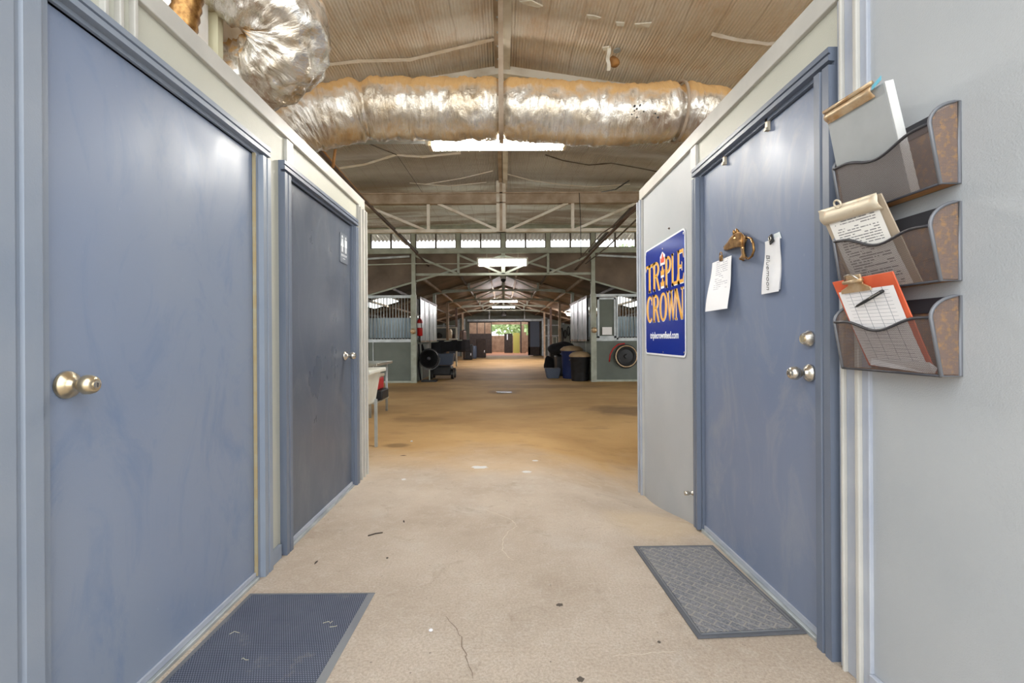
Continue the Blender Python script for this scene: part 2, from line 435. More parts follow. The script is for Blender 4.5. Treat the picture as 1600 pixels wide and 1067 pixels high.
def frame_m(o, right, up):
    right = Vector(right).normalized(); up = Vector(up); up = (up-right*up.dot(right)).normalized(); n = right.cross(up)
    m = Matrix((right, up, n)).transposed().to_4x4(); m.translation = Vector(o); return m
def text_mesh(name, body, m, height, mtl, parent, sx=1, depth=.0006, off=0, align='LEFT', shear=0):
    cu = bpy.data.curves.new(name, 'FONT'); cu.body = body; cu.size = height/.72; cu.extrude = depth; cu.align_x = align; cu.offset = off; cu.shear = shear
    o = bpy.data.objects.new(name+'_src', cu); C.objects.link(o)
    dg = bpy.context.evaluated_depsgraph_get(); me = bpy.data.meshes.new_from_object(o.evaluated_get(dg))
    bpy.data.objects.remove(o); bpy.data.curves.remove(cu)
    me.transform(m @ Matrix.Diagonal((sx, 1, 1, 1)))
    me.transform(Matrix.Translation(-org(parent)))
    r = bpy.data.objects.new(name, me); C.objects.link(r); r.parent = parent
    me.materials.clear(); me.materials.append(M[mtl]); return r

# ------------------------------------------------------------ floor
def sm(a, b, x):
    t = max(0, min(1, (x-a)/(b-a))); return t*t*(3-2*t)
def fz(x, y):
    dip = -.20*math.exp(-((x-1.35)/.62)**2)*sm(2.45, 3.7, y)*(1-sm(4.2, 6.5, y))
    return dip
XL, XR = -1.17, 1.16
b = MB()
def gx(u): return -7+14*u
NX, NY = 140, 180
ys = [-2+7.5*i/110 for i in range(111)]+[5.5+36.5*(i/70)**1.3 for i in range(1, 71)]
V = [[b.b.verts.new((-7+14*i/NX, y, fz(-7+14*i/NX, y))) for y in ys] for i in range(NX+1)]
for i in range(NX):
    for j in range(len(ys)-1): b.b.faces.new([V[i][j], V[i+1][j], V[i+1][j+1], V[i][j+1]])
floor = b.build('floor', 'floor_concrete', smooth=True, kind='structure')
# ground outside
MB().box(-40, 40, -1.9, 70, -.5, -.28).build('ground_outside', 'grass_earth', kind='structure')
MB().box(-40, 40, -30, -1.95, -.5, -.03).build('ground_bounce', 'earth', kind='structure')  # unseen apron, added pale to bounce light up onto the ceiling foil
# cracks and paint marks in the slab
def ribbon(px, w, name, m, jit=4):
    b = MB(); pts = []
    for (x, y) in px:
        p = W3(x, y, 1); d = p-Vector((0, 0, EYE)); t = -EYE/d.z; g = Vector((0, 0, EYE))+d*t; pts.append(Vector((g.x, g.y, 0)))
    fine = []
    for a, c in zip(pts, pts[1:]):
        for k in range(6):
            q = a.lerp(c, k/6); q += Vector((random.uniform(-1, 1), random.uniform(-1, 1), 0))*.006; fine.append(q)
    fine.append(pts[-1])
    for a, c in zip(fine, fine[1:]):
        d = (c-a); 
        if d.length < 1e-6: continue
        n = Vector((-d.y, d.x, 0)).normalized()*w*random.uniform(.5, 1.2)
        b.face([(p.x, p.y, fz(p.x, p.y)+.0012) for p in (a-n, c-n, c+n, a+n)])
    b.build(name, m, floor)
mat('crack_pale', (206, 196, 178), .8); mat('crack_dark', (120, 104, 90), .9)
ribbon([(700, 787), (760, 797), (800, 812), (808, 822), (792, 832), (784, 850), (786, 862), (803, 876)], .002, 'crack', 'crack_pale')
ribbon([(698, 962), (716, 985), (728, 1022), (738, 1060)], .0014, 'crack', 'crack_dark')
ribbon([(960, 1025), (1010, 1021), (1060, 1019)], .0014, 'crack', 'crack_pale')
def gpt(px, py):
    d = W3(px, py, 1)-Vector((0, 0, EYE)); t = -EYE/d.z; g = Vector((0, 0, EYE))+d*t
    return g.x, g.y
def splotch(px, py, rx, ry, name, m, h=.0015, parent=None, **kw):
    x, y = gpt(px, py); b = MB(); n = 18
    pts = []
    for k in range(n):
        a = 2*PI*k/n; r = random.uniform(.7, 1.15)
        pts.append((x+rx*r*math.cos(a), y+ry*r*math.sin(a)))
    z = fz(x, y)
    b.prism(pts, Matrix.Translation((0, 0, z)), .0004, h)
    return b.build(name, m, parent, **kw)
splotch(749, 730, .08, .04, 'paint_spot', 'paint_spot', parent=floor); splotch(823, 736, .045, .03, 'paint_spot', 'paint_spot', parent=floor)
splotch(631, 749, .02, .025, 'paint_spot', 'paint_spot', parent=floor); splotch(836, 718, .03, .02, 'paint_spot', 'paint_spot', parent=floor)
splotch(874, 945, .014, .012, 'gum_spot', 'pebble', parent=floor); splotch(907, 1062, .014, .012, 'gum_spot', 'pebble', parent=floor)
# loose bits on the floor
def pebble(px, py, r, label, m='pebble', flat=.5):
    x, y = gpt(px, py); b = MB()
    bmesh.ops.create_icosphere(b.b, subdivisions=2, radius=r)
    for v in b.b.verts:
        v.co *= 1+.5*(noise.noise(v.co*40+Vector((px, 0, 0)))); v.co.z *= flat
    bmesh.ops.translate(b.b, verts=b.b.verts[:], vec=(x, y, fz(x, y)+r*flat*.8))
    b.build('pebble' if m == 'pebble' else 'paper_scrap', m, smooth=True, label=label, cat='debris')
pebble(673, 986, .008, 'white crumpled paper scrap on the concrete between the two mats', 'paper')
pebble(605, 752+120, .006, 'tiny dark bit of grit beyond the black scraper mat')
pebble(1030, 996+8, .006, 'small dark pebble in front of the grey woven mat', 'pebble')
pebble(643, 690, .014, 'pale stone lying on the brown floor left of centre', 'paint_spot')
x0, y0 = gpt(575, 838); x1, y1 = gpt(598, 833)
MB().tube([(x0, y0, .004), ((x0+x1)/2, (y0+y1)/2+.004, .006), (x1, y1, .004)], .003, 6).build('twig', 'dark_wood', label='thin dark twig on the floor near the restroom door', cat='twig')
def leaf(px, py, s, label):
    x, y = gpt(px, py); a = random.uniform(0, 3); b = MB()
    b.grid(lambda u, v: Vector((x+s*((u-.5)*2*math.cos(a)-(v-.5)*.5*math.sin(a)*math.sin(PI*u)), y+s*((u-.5)*2*math.sin(a)+(v-.5)*.5*math.cos(a)*math.sin(PI*u)), fz(x, y)+.0015+s*.12*math.sin(PI*u)*abs(v-.5))), 6, 4)
    b.build('leaf', 'dark_wood', label=label, cat='leaf', solid=.001)
leaf(631, 850-35, .02, 'dark curled leaf just beyond the thin twig'); leaf(494, 879, .02, 'small dark leaf on the concrete beside the left door jamb')
leaf(630, 712, .03, 'dark dead leaf lying on the brown floor left of the paint spots')

# ------------------------------------------------------------ entry passage walls
def extr_profile(b, prof, z0, z1):
    """prof in XY, extruded in Z"""
    b.prism(prof, Matrix.Identity(4), z0, z1)
LT, RT = 2.28, 2.355      # wall tops
def wall_with_openings(name, x0, x1, y0, y1, z1, opens, m, zb=-.02, zfun=None):
    b = MB(); y = y0
    for (a, c, h) in opens:
        b.box(x0, x1, y, a, zb, z1); b.box(x0, x1, a, c, h, z1); y = c
    b.box(x0, x1, y, y1, zb, z1)
    return b.build(name, m, kind='structure')
wl = wall_with_openings('wall_left', XL-.1, XL, -.2, 3.72, LT-.02, [(1.10, 2.13, 2.0), (2.38, 3.47, 2.0)], 'panel_cream')
# right wall: cream band over the door, grey panels beside it
b = MB(); b.box(XR, XR+.1, -.2, 1.5, -.02, RT-.02); b.box(XR, XR+.1, 2.66, 3.74, -.24, RT-.02); b.box(XR, XR+.1, 1.5, 1.6, -.02, 2.08)
wr = b.build('wall_right', 'panel_grey', kind='structure')
MB().box(XR, XR+.1, 1.5, 2.66, 2.08, RT-.02).build('upper_panel', 'panel_cream', wr)
# far ends of the two rooms, and their lids
wlb = MB().box(-4.6, XL-.1, 3.62, 3.72, -.02, LT-.02).build('wall_left_back', 'panel_cream', kind='structure')
wrb = MB().box(XR+.1, 4.6, 3.64, 3.74, -.24, RT-.02).build('wall_right_back', 'panel_grey', kind='structure')
MB().box(-4.6, XL-.1, -.2, 3.62, LT-.06, LT-.03).build('ceiling_left_room', 'tan_panel', kind='structure')
MB().box(XR+.1, 4.6, -.2, 3.64, RT-.06, RT-.03).build('ceiling_right_room', 'tan_panel', kind='structure')
# ribs and trims, left wall
b = MB()
for yy in (1.30, 1.352, 1.405): b.box(XL-.002, XL+.02, yy, yy+.014, 2.07, LT-.07)
b.build('rib', 'trim_cream', wl, bevel=.003)
MB().box(XL-.005, XL+.02, -.2, 3.73, LT-.075, LT).build('trim_1', 'trim_cream', kind='structure', bevel=.004)
t2 = MB().box(XL-.11, XL+.02, 3.58, 3.76, -.02, LT-.075).build('trim_2', 'trim_cream', kind='structure', bevel=.004)
b = MB()
for yy in (3.585, 3.66, 3.735): b.box(XL+.015, XL+.034, yy, yy+.022, -.02, LT-.09)
b.build('rib', 'trim_cream', t2, bevel=.004)
MB().box(XL-.005, XL+.015, 2.40, 2.475, 2.06, LT-.076).build('trim_3', 'trim_cream', kind='structure', bevel=.003)
b = MB(); b.box(XL, XL+.018, 2.205, 2.315, -.01, .07); b.build('baseboard_left', 'frame_paint', kind='structure', bevel=.003)
MB().box(XL-.002, XL+.014, 3.52, 3.58, -.01, .08).build('baseboard_left_end', 'frame_paint', kind='structure')
# right wall trims
MB().box(XR-.02, XR+.005, -.2, 3.75, RT-.085, RT).build('trim_4', 'trim_cream', kind='structure', bevel=.004)
t5 = MB().box(XR-.02, XR+.12, 3.70, 3.80, -.21, RT-.085).build('trim_5', 'trim_cream', kind='structure', bevel=.004)
b = MB()
for yy in (3.70, 3.765): b.box(XR-.034, XR-.018, yy, yy+.022, -.2, RT-.09)
b.build('rib', 'trim_grey', t5, bevel=.004)
MB().box(XR-.016, XR+.004, 2.655, 2.73, 2.13, RT-.086).build('trim_6', 'trim_cream', kind='structure', bevel=.003)
t7 = MB().box(XR-.012, XR+.004, 1.41, 1.535, -.01, RT-.086).build('trim_7', 'trim_grey', kind='structure', bevel=.003)
b = MB(); b.box(XR-.026, XR-.01, 1.435, 1.452, -.01, RT-.09); b.box(XR-.026, XR-.01, 1.50, 1.512, -.01, RT-.09)
b.build('rib', 'trim_cream', t7, bevel=.004)
MB().box(XR-.018, XR, -.2, 1.41, -.01, .06).build('baseboard_right', 'trim_grey', kind='structure', bevel=.003)

# ------------------------------------------------------------ doors
def knob(parent, x, y, z, side, m, r=.028, key=True, rose=.034):
    """side +1: points to +X"""
    d = (side, 0, 0)
    k = MB().lathe([(rose, 0), (rose, .004), (rose*.93, .010), (rose*.6, .018), (.013, .026), (.012, .036), (r*.75, .042), (r, .053), (r*1.0, .062), (r*.86, .074), (r*.62, .079), (r*.5, .0795)], (x, y, z), d, 32).build('knob', m, parent, smooth=True)
    if key:
        MB().lathe([(r*.42, .0), (r*.42, .004), (r*.3, .005)], (x+side*.079, y, z), d, 20).build('key_cylinder', 'nickel', k, smooth=False)
        MB().box(x+side*.083, x+side*.0845, y-.0015, y+.0015, z-.006, z+.006).build('keyhole', 'ink', k)
    return k
def door_frame(parent, side, X, y0, y1, top, m, near, far, zb=0, face=.035, zb_near=0):
    """stepped steel frame; side=+1 frame sticks out towards +X (left wall)"""
    def jamb(ya, yb, name, z0):
        # ya = leaf side, yb = outer side
        s = 1 if yb > ya else -1; w = abs(yb-ya)
        prof = [(X-side*.06, ya), (X+side*.012, ya), (X+side*.012, ya+s*w*.22), (X+side*face, ya+s*w*.26), (X+side*face, ya+s*w*.55),
                (X+side*(face-.007), ya+s*w*.58), (X+side*(face-.007), ya+s*w*.66), (X+side*face, ya+s*w*.69), (X+side*face, yb), (X-side*.06, yb)]
        b = MB(); extr_profile(b, prof, z0, top+.0005); b.build(name, m, parent)
    jamb(y0, y0-near, 'jamb', zb_near); jamb(y1, y1+far, 'jamb', zb)
    # head
    hh = .062
    prof = [(X-side*.06, top), (X+side*.012, top), (X+side*.012, top+hh*.22), (X+side*face, top+hh*.26), (X+side*face, top+hh*.55), (X+side*(face-.007), top+hh*.58),
            (X+side*(face-.007), top+hh*.66), (X+side*face, top+hh*.69), (X+side*face, top+hh), (X-side*.06, top+hh)]
    b = MB(); mt = Matrix(((1, 0, 0, 0), (0, 0, 1, 0), (0, 1, 0, 0), (0, 0, 0, 1)))
    b.prism(prof, mt, y0-near, y1+far); b.build('head', m, parent)
def door(name, side, X, y0, y1, top, leaf_m, frame_m_, near, far, thick=.045, zb=0, sill=True):
    e = empty(name, (X, (y0+y1)/2, 0), None, None); e['kind'] = 'structure'
    door_frame(e, side, X, y0, y1, top, frame_m_, near, far, zb, zb_near=0)
    x1 = X-side*.004
    MB().box(min(x1, x1-side*thick), max(x1, x1-side*thick), y0+.004, y1-.004, .022+zb, top-.004).build('leaf', leaf_m, e)
    if sill:
        MB().box(min(X-side*.05, X+side*.02), max(X-side*.05, X+side*.02), y0, y1, zb-.01, .014+zb).build('threshold', 'steel_galv', e, bevel=.003)
        MB().box(min(X-side*.003, X+side*.006), max(X-side*.003, X+side*.006), y0+.006, y1-.006, .016+zb, .036+zb).build('door_sweep', 'trim_grey', e)
    return e
d1 = door('door_1', 1, XL, 1.142, 2.10, 2.0, 'door_left_paint', 'frame_paint', .145, .095)
knob(d1, XL-.002, 1.20, 1.005, 1, 'brass_satin', .026, rose=.037)
MB().box(XL-.002, XL+.013, 2.0955, 2.1005, .02, 2.0).build('weather_seal', 'seal_tan', d1)
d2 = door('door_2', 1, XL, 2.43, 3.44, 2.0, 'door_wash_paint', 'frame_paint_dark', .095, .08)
knob(d2, XL-.002, 3.30, 1.005, 1, 'nickel', .026, key=False)
for z in (1.76, 1.02, .27):
    MB().tube([(XL+.006, 2.446, z-.06), (XL+.006, 2.446, z+.06)], .007, 10).build('hinge', 'trim_grey', d2)
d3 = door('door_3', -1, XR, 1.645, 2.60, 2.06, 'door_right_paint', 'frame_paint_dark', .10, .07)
d3k = knob(d3, XR+.002, 1.70, .985, -1, 'nickel', .026)
db = MB().lathe([(.031, 0), (.031, .006), (.028, .012), (.021, .026), (.019, .028), (.0185, .026), (.012, .026)], (XR+.002, 1.70, 1.115), (-1, 0, 0), 32).build('deadbolt', 'nickel', d3, smooth=False)
MB().lathe([(.012, .024), (.012, .029)], (XR+.002, 1.70, 1.115), (-1, 0, 0), 20).build('key_cylinder', 'brass_satin', db)
for yy in (1.95, 2.33):
    b = MB(); b.box(XR-.012, XR+.002, yy-.008, yy+.008, 2.02, 2.075); b.box(XR-.018, XR-.008, yy-.008, yy+.008, 2.02, 2.032)
    b.build('hook', 'clip_cream', d3)
# old paint patch of wiped stains and kick marks stay in the paint material
# hose bib on the right wall
hb = MB().lathe([(.014, 0), (.014, .004), (.009, .006), (.009, .025), (.013, .027), (.013, .05), (.006, .052)], (XR, 2.76, .165), (-1, 0, 0), 16).build('door_stop', 'nickel', smooth=True)
tag(hb, 'small chrome door stop low on the wall beside the right door frame', 'door stop')
nl = MB().lathe([(.006, 0), (.008, .004), (.002, .012)], (XR, 3.12, 1.83+.055), (-1, 0, 0), 8).build('nail', 'pipe_brown', label='rusty nail head in the wall above the blue sign', cat='nail')

# ------------------------------------------------------------ blue feed sign
sg = empty('wall_sign', (XR-.003, 3.24, .995), 'blue metal feed sign lettered TRIPLE CROWN in gold on the right wall', 'sign')
SW, SH = .80, .83
mS = frame_m((XR-.003, 3.64, .995), (0, -1, 0), (0, 0, 1))
def rrect(w, h, r, x=0, y=0, n=5):
    p = []
    for cx, cy, a0 in ((w-r, r, -90), (w-r, h-r, 0), (r, h-r, 90), (r, r, 180)):
        for k in range(n+1):
            a = math.radians(a0+90*k/n); p.append((x+cx+r*math.cos(a), y+cy+r*math.sin(a)))
    return p
b = MB(); b.prism(rrect(SW, SH, .035), mS, 0, .003); b.build('border', 'sign_white', sg)
b = MB(); b.prism(rrect(SW-.024, SH-.024, .028, .012, .012), mS, .003, .0036); b.build('panel', 'sign_blue', sg)
def letter(ch):
    P = []
    def R(x0, y0, x1, y1): P.append([(x0, y0), (x1, y0), (x1, y1), (x0, y1)])
    def Q(*p): P.append(list(p))
    def arc(cx, cy, rx, ry, ix, iy, a0, a1, n=14, icx=None):
        icx = cx if icx is None else icx
        for k in range(n):
            a = math.radians(a0+(a1-a0)*k/n); c = math.radians(a0+(a1-a0)*(k+1)/n)
            Q((icx+ix*math.cos(a), cy+iy*math.sin(a)), (cx+rx*math.cos(a), cy+ry*math.sin(a)), (cx+rx*math.cos(c), cy+ry*math.sin(c)), (icx+ix*math.cos(c), cy+iy*math.sin(c)))
    def stem(x, w=.24, s=.07):
        R(x, 0, x+w, 1); Q((x-s, 0), (x+w+s, 0), (x+w, .07), (x, .07)); Q((x, .93), (x+w, .93), (x+w+s, 1), (x-s, 1))
    if ch == 'T': stem(.38, .24, .07); R(0, .9, 1, 1); Q((0, .78), (.06, .9), (.12, .9), (0, 1)); Q((1, .78), (1, 1), (.88, .9), (.94, .9))
    if ch in 'RP':
        stem(.08); arc(.42, .73, .46, .27, .22, .18, 90, -90, icx=.44); R(.3, .91, .46, 1); R(.3, .46, .46, .55)
    if ch == 'R': Q((.4, .5), (.62, .5), (1.0, 0), (.76, 0))
    if ch == 'L': stem(.08); R(.3, 0, .95, .1); Q((.83, .1), (.95, .1), (.98, .3), (.94, .3))
    if ch == 'E':
        stem(.08); R(.3, 0, .95, .1); R(.3, .9, .93, 1); R(.3, .46, .7, .55); Q((.83, .1), (.95, .1), (.98, .28), (.94, .28)); Q((.82, .9), (.92, .74), (.95, .74), (.93, .9)); R(.66, .38, .72, .63)
    if ch == 'C': arc(.55, .5, .5, .5, .26, .42, 48, 312, 26, icx=.58); Q((.82, .66), (.9, .66), (.93, .98), (.86, .9))
    if ch == 'O': arc(.5, .5, .5, .5, .26, .42, 0, 360, 32)
    if ch == 'W':
        Q((.0, 1), (.2, 1), (.36, 0), (.26, 0)); Q((.26, 0), (.36, 0), (.56, .9), (.47, .9)); Q((.4, 1), (.6, 1), (.74, 0), (.64, 0)); Q((.64, 0), (.74, 0), (1.0, 1), (.92, 1)); R(-.05, .94, .26, 1); R(.36, .94, .64, 1); R(.84, .94, 1.05, 1)
    if ch == 'N': R(.1, 0, .2, 1); R(.84, 0, .94, 1); Q((.04, 1), (.3, 1), (.94, 0), (.72, 0)); R(.02, 0, .29, .06); R(.72, .94, 1.04, 1); R(0, .94, .2, 1)
    return P
def word(chars, v0, v1, name, m, dz=.0042, out=0):
    for ch, u0, u1 in chars:
        b = MB()
        for poly in letter(ch):
            pp = [(SW*(u0+(u1-u0)*x), SH*(v0+(v1-v0)*y)) for x, y in poly]
            cx = sum(p[0] for p in pp)/len(pp); cy = sum(p[1] for p in pp)/len(pp)
            b.prism(pp, mS @ Matrix.Translation((out, -out, 0)), .0036, dz)
        b.build(name, m, sg)
tw = [('T', .04, .24), ('R', .24, .43), ('P', .54, .70), ('L', .70, .84), ('E', .83, .97)]
cw = [('C', .03, .22), ('R', .22, .41), ('O', .41, .60), ('W', .60, .80), ('N', .78, .96)]
tw = [('T', .03, .24), ('R', .23, .43), ('P', .555, .72), ('L', .705, .85), ('E', .835, .975)]
word(tw, .582, .845, 'letter_outline', 'sign_white', .0038, .0045); word(cw, .30, .55, 'letter_outline', 'sign_white', .0038, .0045)
word(tw, .585, .845, 'letter', 'sign_gold', .0046); word(cw, .30, .55, 'letter', 'sign_gold', .0046)
def crown(cx, cy, w, h, m):
    b = MB(); pts = [(-.38, 0), (.38, 0), (.5, .62), (.26, .5), (.12, .85), (0, 1), (-.12, .85), (-.26, .5), (-.5, .62)]
    b.prism([(SW*cx+w*x, SH*cy+h*y) for x, y in pts], mS, .0036, .0048); b.build('crown', m, sg)
for cy, h, m in ((.795, .085, 'sign_red'), (.685, .085, 'sign_gold'), (.59, .075, 'sign_gold')):
    b = MB(); b.prism([(SW*.495+x, SH*cy+y) for x, y in ((-.046, -.006), (.046, -.006), (.052, h*.72), (0, h+.008), (-.052, h*.72))], mS, .0036, .004); b.build('crown_outline', 'sign_white' if m != 'sign_gold' else 'sign_blue', sg)
    crown(.495, cy, .082, h, m)
    b = MB(); b.prism([(SW*.495-.03, SH*cy-.004), (SW*.495+.03, SH*cy-.004), (SW*.495+.032, SH*cy+.012), (SW*.495-.032, SH*cy+.012)], mS, .0036, .0052); b.build('crown_band', 'sign_white', sg)
text_mesh('lettering', 'triplecrownfeed.com', mS @ Matrix.Translation((SW*.505, SH*.15, .0042)), .05, 'sign_white', sg, sx=.97, off=.001, align='CENTER')
for u, v in ((.03, .04), (.97, .04), (.5, .03), (.03, .96), (.97, .96), (.5, .93)):
    c = mS @ Vector((SW*u, SH*v, .0036))
    MB().lathe([(.006, 0), (.005, .002), (.001, .003)], c, (-1, 0, 0), 10).build('screw', 'nickel', sg, smooth=True)

# ------------------------------------------------------------ restroom plaque
pq = empty('restroom_plaque', (XL-.004, 3.30, 1.70), 'grey restroom plaque with white man and woman figures on the left rear door', 'sign')
mP = frame_m((XL-.0035, 3.215, 1.685), (0, 1, 0), (0, 0, 1))
b = MB(); b.prism(rrect(.155, .215, .012), mP, 0, .004); b.build('plate', 'plaque_grey', pq)
def figure(cx, woman):
    b = MB(); z0, z1 = .004, .005
    b.prism([(cx+.009*math.cos(a*PI/8), .188+.011*math.sin(a*PI/8)) for a in range(16)], mP, z0, z1)
    if woman: b.prism([(cx-.009, .174), (cx+.009, .174), (cx+.026, .118), (cx-.026, .118)], mP, z0, z1)
    else: b.prism([(cx-.02, .174), (cx+.02, .174), (cx+.02, .122), (cx+.013, .118), (cx-.013, .118), (cx-.02, .122)], mP, z0, z1)
    b.prism([(cx-.011, .12), (cx-.002, .12), (cx-.002, .078), (cx-.011, .078)], mP, z0, z1); b.prism([(cx+.002, .12), (cx+.011, .12), (cx+.011, .078), (cx+.002, .078)], mP, z0, z1)
    b.build('figure', 'sign_white', pq)
figure(.042, True); figure(.115, False)
b = MB(); b.prism([(.077, .08), (.079, .08), (.079, .198), (.077, .198)], mP, .004, .0048); b.build('divider', 'sign_white', pq)
text_mesh('lettering', 'RESTROOM', mP @ Matrix.Translation((.078, .047, .0045)), .016, 'sign_white', pq, sx=1.0, align='CENTER')
MB().prism([(.055, .03), (.1, .03), (.1, .034), (.055, .034)], mP, .004, .0048).build('braille_line', 'sign_white', pq)

# ------------------------------------------------------------ things on the right door
def paper_sheet(b, tl, tr, br_, bl, curl=0, n=10, nv=(-1, 0, 0), off=0):
    tl, tr, br_, bl = map(Vector, (tl, tr, br_, bl)); nv = Vector(nv)
    def fn(u, v):
        p = bl.lerp(br_, u).lerp(tl.lerp(tr, u), v)
        return p+nv*(off+curl*((1-v)**2)+.003*math.sin(6*v+2*u))
    b.grid(fn, n, n*2)
def bulldog(parent_name, p, label, m, h=.04, tilt=0):
    e = empty(parent_name, p, label, 'clip')
    b = MB(); b.box(p[0]-.008, p[0]-.002, p[1]-.016, p[1]+.016, p[2]-.012, p[2]+.014)
    b.build('jaw', m, e, bevel=.002)
    MB().tube([(p[0]-.006+.012*math.cos(a)*0, p[1]+.012*math.cos(a), p[2]+.022+.012*math.sin(a)) for a in [2*PI*k/16 for k in range(16)]], .0025, 8, closed=True).build('loop', m, e, smooth=True)
    MB().tube([(p[0]-.005, p[1]-.016, p[2]+.012), (p[0]-.005, p[1]+.016, p[2]+.012)], .004, 8).build('spring', m, e, smooth=True)
    return e
XD = XR+.004
def onp(px, py, X):
    x = px-CX; Y = X*F/(x-ROLL*(py-CY)); return W3(px, py, Y)
q = [onp(*a, XD-o) for a, o in (((1113, 411), .01), ((1144, 399), .01), ((1137, 482), .04), ((1102, 487), .04))]
b = MB(); paper_sheet(b, q[0], q[1], q[2], q[3], .0)
nt = b.build('notice_paper', 'paper_notice', label='white folded notice with small printed lines clipped to the right door', cat='notice', solid=.0008)
p = onp(1128, 404, XD-.012); bulldog('paper_clip', p, 'small brass clip holding the printed notice below the horse head', 'brass')
q = [onp(*a, XD-.008) for a in ((1195, 378), (1219, 369), (1220, 455), (1192, 460))]
b = MB(); paper_sheet(b, q[0], q[1], q[2], q[3], .006)
nn = b.build('name_slip', 'paper', label='narrow white paper slip with handwriting down its length on the right door', cat='note', solid=.0008)
b = MB(); q2 = [onp(*a, XD-.004) for a in ((1197, 380), (1220, 372), (1221, 452), (1194, 457))]
paper_sheet(b, *q2, .002); b.build('back_sheet', 'paper', nn)
p = onp(1206, 374, XD-.012); bc = empty('binder_clip', p, 'black binder clip tilted on top of the handwritten slip', 'clip')
mC = frame_m(p, (0, -.9, .35), (0, .35, .9))
MB().prism([(-.015, -.018), (.015, -.018), (.011, .02), (-.011, .02)], mC, 0, .006).build('jaw', 'black_plastic', bc, bevel=.001)
MB().tube([mC @ Vector((.008*math.cos(k*PI/6), .004+.010*math.sin(k*PI/6), .009)) for k in range(12)], .0014, 6, closed=True).build('loop', 'nickel', bc)
b = MB(); pt = [onp(*a, XD-.003) for a in ((1209, 366), (1218, 362), (1221, 372), (1210, 376))]; b.face(pt); b.build('tape', 'glass_frost', nn, solid=.0005)
# handwriting
uv = (q[2]-q[1]).normalized(); mid = (q[0].lerp(q[1], .32)).lerp(q[3].lerp(q[2], .32), .27)
mT = frame_m(mid+Vector((-.013, 0, .0)), (0, 0, -1), (0, -1, 0))
text_mesh('handwriting', 'Bluemoon', mT, .027, 'ink', nn, sx=1.0, off=-.0006, shear=.25)
# brass horse head knocker
kc = onp(1155, 382, XD-.02); hk = empty('horse_head_knocker', (XD-.003, kc.y, kc.z), 'brass horse head door knocker with an oval ring on the right door', 'door knocker')
def zc_(x, y): return (1110+x/13.333, 340+y/13.333)
def wk(px, py, o): return onp(px, py, XD-o)
OUT = [(265, 650), (270, 610), (300, 570), (340, 525), (400, 430), (440, 380), (480, 340), (535, 300), (600, 285), (650, 305), (700, 350), (745, 400), (735, 480), (722, 560), (712, 640), (715, 720), (740, 800), (760, 855), (680, 862), (600, 850), (640, 780), (635, 700), (622, 620), (560, 622), (480, 640), (420, 665), (350, 690), (290, 685)]
def seg_near(p):
    best = None
    for a, c in zip(OUT, OUT[1:]+OUT[:1]):
        a = Vector(a); c = Vector(c); d = c-a; t = max(0, min(1, (p-a).dot(d)/d.dot(d))); q = a+d*t
        if best is None or (q-p).length < (best-p).length: best = q
    return best
def inside(p):
    c_ = False
    for (xa, ya), (xb, yb) in zip(OUT, OUT[1:]+OUT[:1]):
        if (ya > p.y) != (yb > p.y) and p.x < (xb-xa)*(p.y-ya)/(yb-ya)+xa: c_ = not c_
    return c_
b = MB(); ST = 9; cache = {}
def gv(i, j):
    if (i, j) in cache: return cache[(i, j)]
    p = Vector((255+ST*i, 275+ST*j)); q = seg_near(p); d = (p-q).length; ins = inside(p)
    if not ins: p = q; d = 0
    h = .004+min(.034, .0030*math.sqrt(d*10)*.95)
    # cheek ridge, eye hollow and neck groove
    h += .003*math.exp(-((p.x-600)**2+(p.y-520)**2)/3500)-.005*math.exp(-((p.x-505)**2+(p.y-400)**2)/500)-.006*math.exp(-((p.x-672)/16)**2)*(1 if p.y < 620 else 0)
    v = b.b.verts.new(wk(*zc_(p.x, p.y), h)); cache[(i, j)] = (v, ins); return cache[(i, j)]
for i_2 in range(57):
    for j_2 in range(67):
        cc = Vector((255+ST*(i_2+.5), 275+ST*(j_2+.5)))
        if not inside(cc) and (seg_near(cc)-cc).length > ST*.75: continue
        vv = [gv(i_2, j_2), gv(i_2+1, j_2), gv(i_2+1, j_2+1), gv(i_2, j_2+1)]
        if any(x[1] for x in vv): b.b.faces.new([x[0] for x in vv])
bmesh.ops.remove_doubles(b.b, verts=b.b.verts[:], dist=.00005)
b.build('head', 'brass', hk, smooth=True)
for (x0_, y0_, x1_, y1_) in ((575, 330, 540, 222), (505, 345, 482, 252)):
    a, c = wk(*zc_(x0_, y0_), .026), wk(*zc_(x1_, y1_), .030)
    MB().tube([a, a.lerp(c, .5), a.lerp(c, .85), c], [.008, .008, .004, .0008], 10).build('ear', 'brass', hk, smooth=True)
MB().tube([wk(*a) for a in ((1164, 373, .02), (1169, 371, .026), (1174, 373, .03), (1177, 381, .033), (1178, 391, .034), (1175, 400, .032), (1170, 404, .027), (1163, 404, .02))], [.004, .005, .005, .0055, .0055, .005, .005, .004], 12).build('ring', 'brass', hk, smooth=True)
MB().tube([wk(*a) for a in ((1166, 373, .012), (1163, 381, .010), (1162, 391, .010), (1165, 401, .012), (1168, 404, .014))], .0045, 10).build('back_bar', 'brass', hk, smooth=True)
for a in ((1165, 371), (1162, 404)):
    p = wk(*a, .0); MB().lathe([(.012, 0), (.011, .006), (.007, .012), (.006, .02)], p, (-1, 0, 0), 16).build('mount', 'brass', hk, smooth=True)
for (x, y, r, nm) in ((500, 405, .0045, 'eye'), (300, 600, .003, 'nostril')):
    p = wk(*zc_(x, y), .022 if nm == 'eye' else .018); MB().lathe([(r, 0), (r, .004), (r*.7, .006), (r*.2, .007)], p, (-1, -.1, 0), 12).build(nm, 'dark_wood', hk, smooth=True)
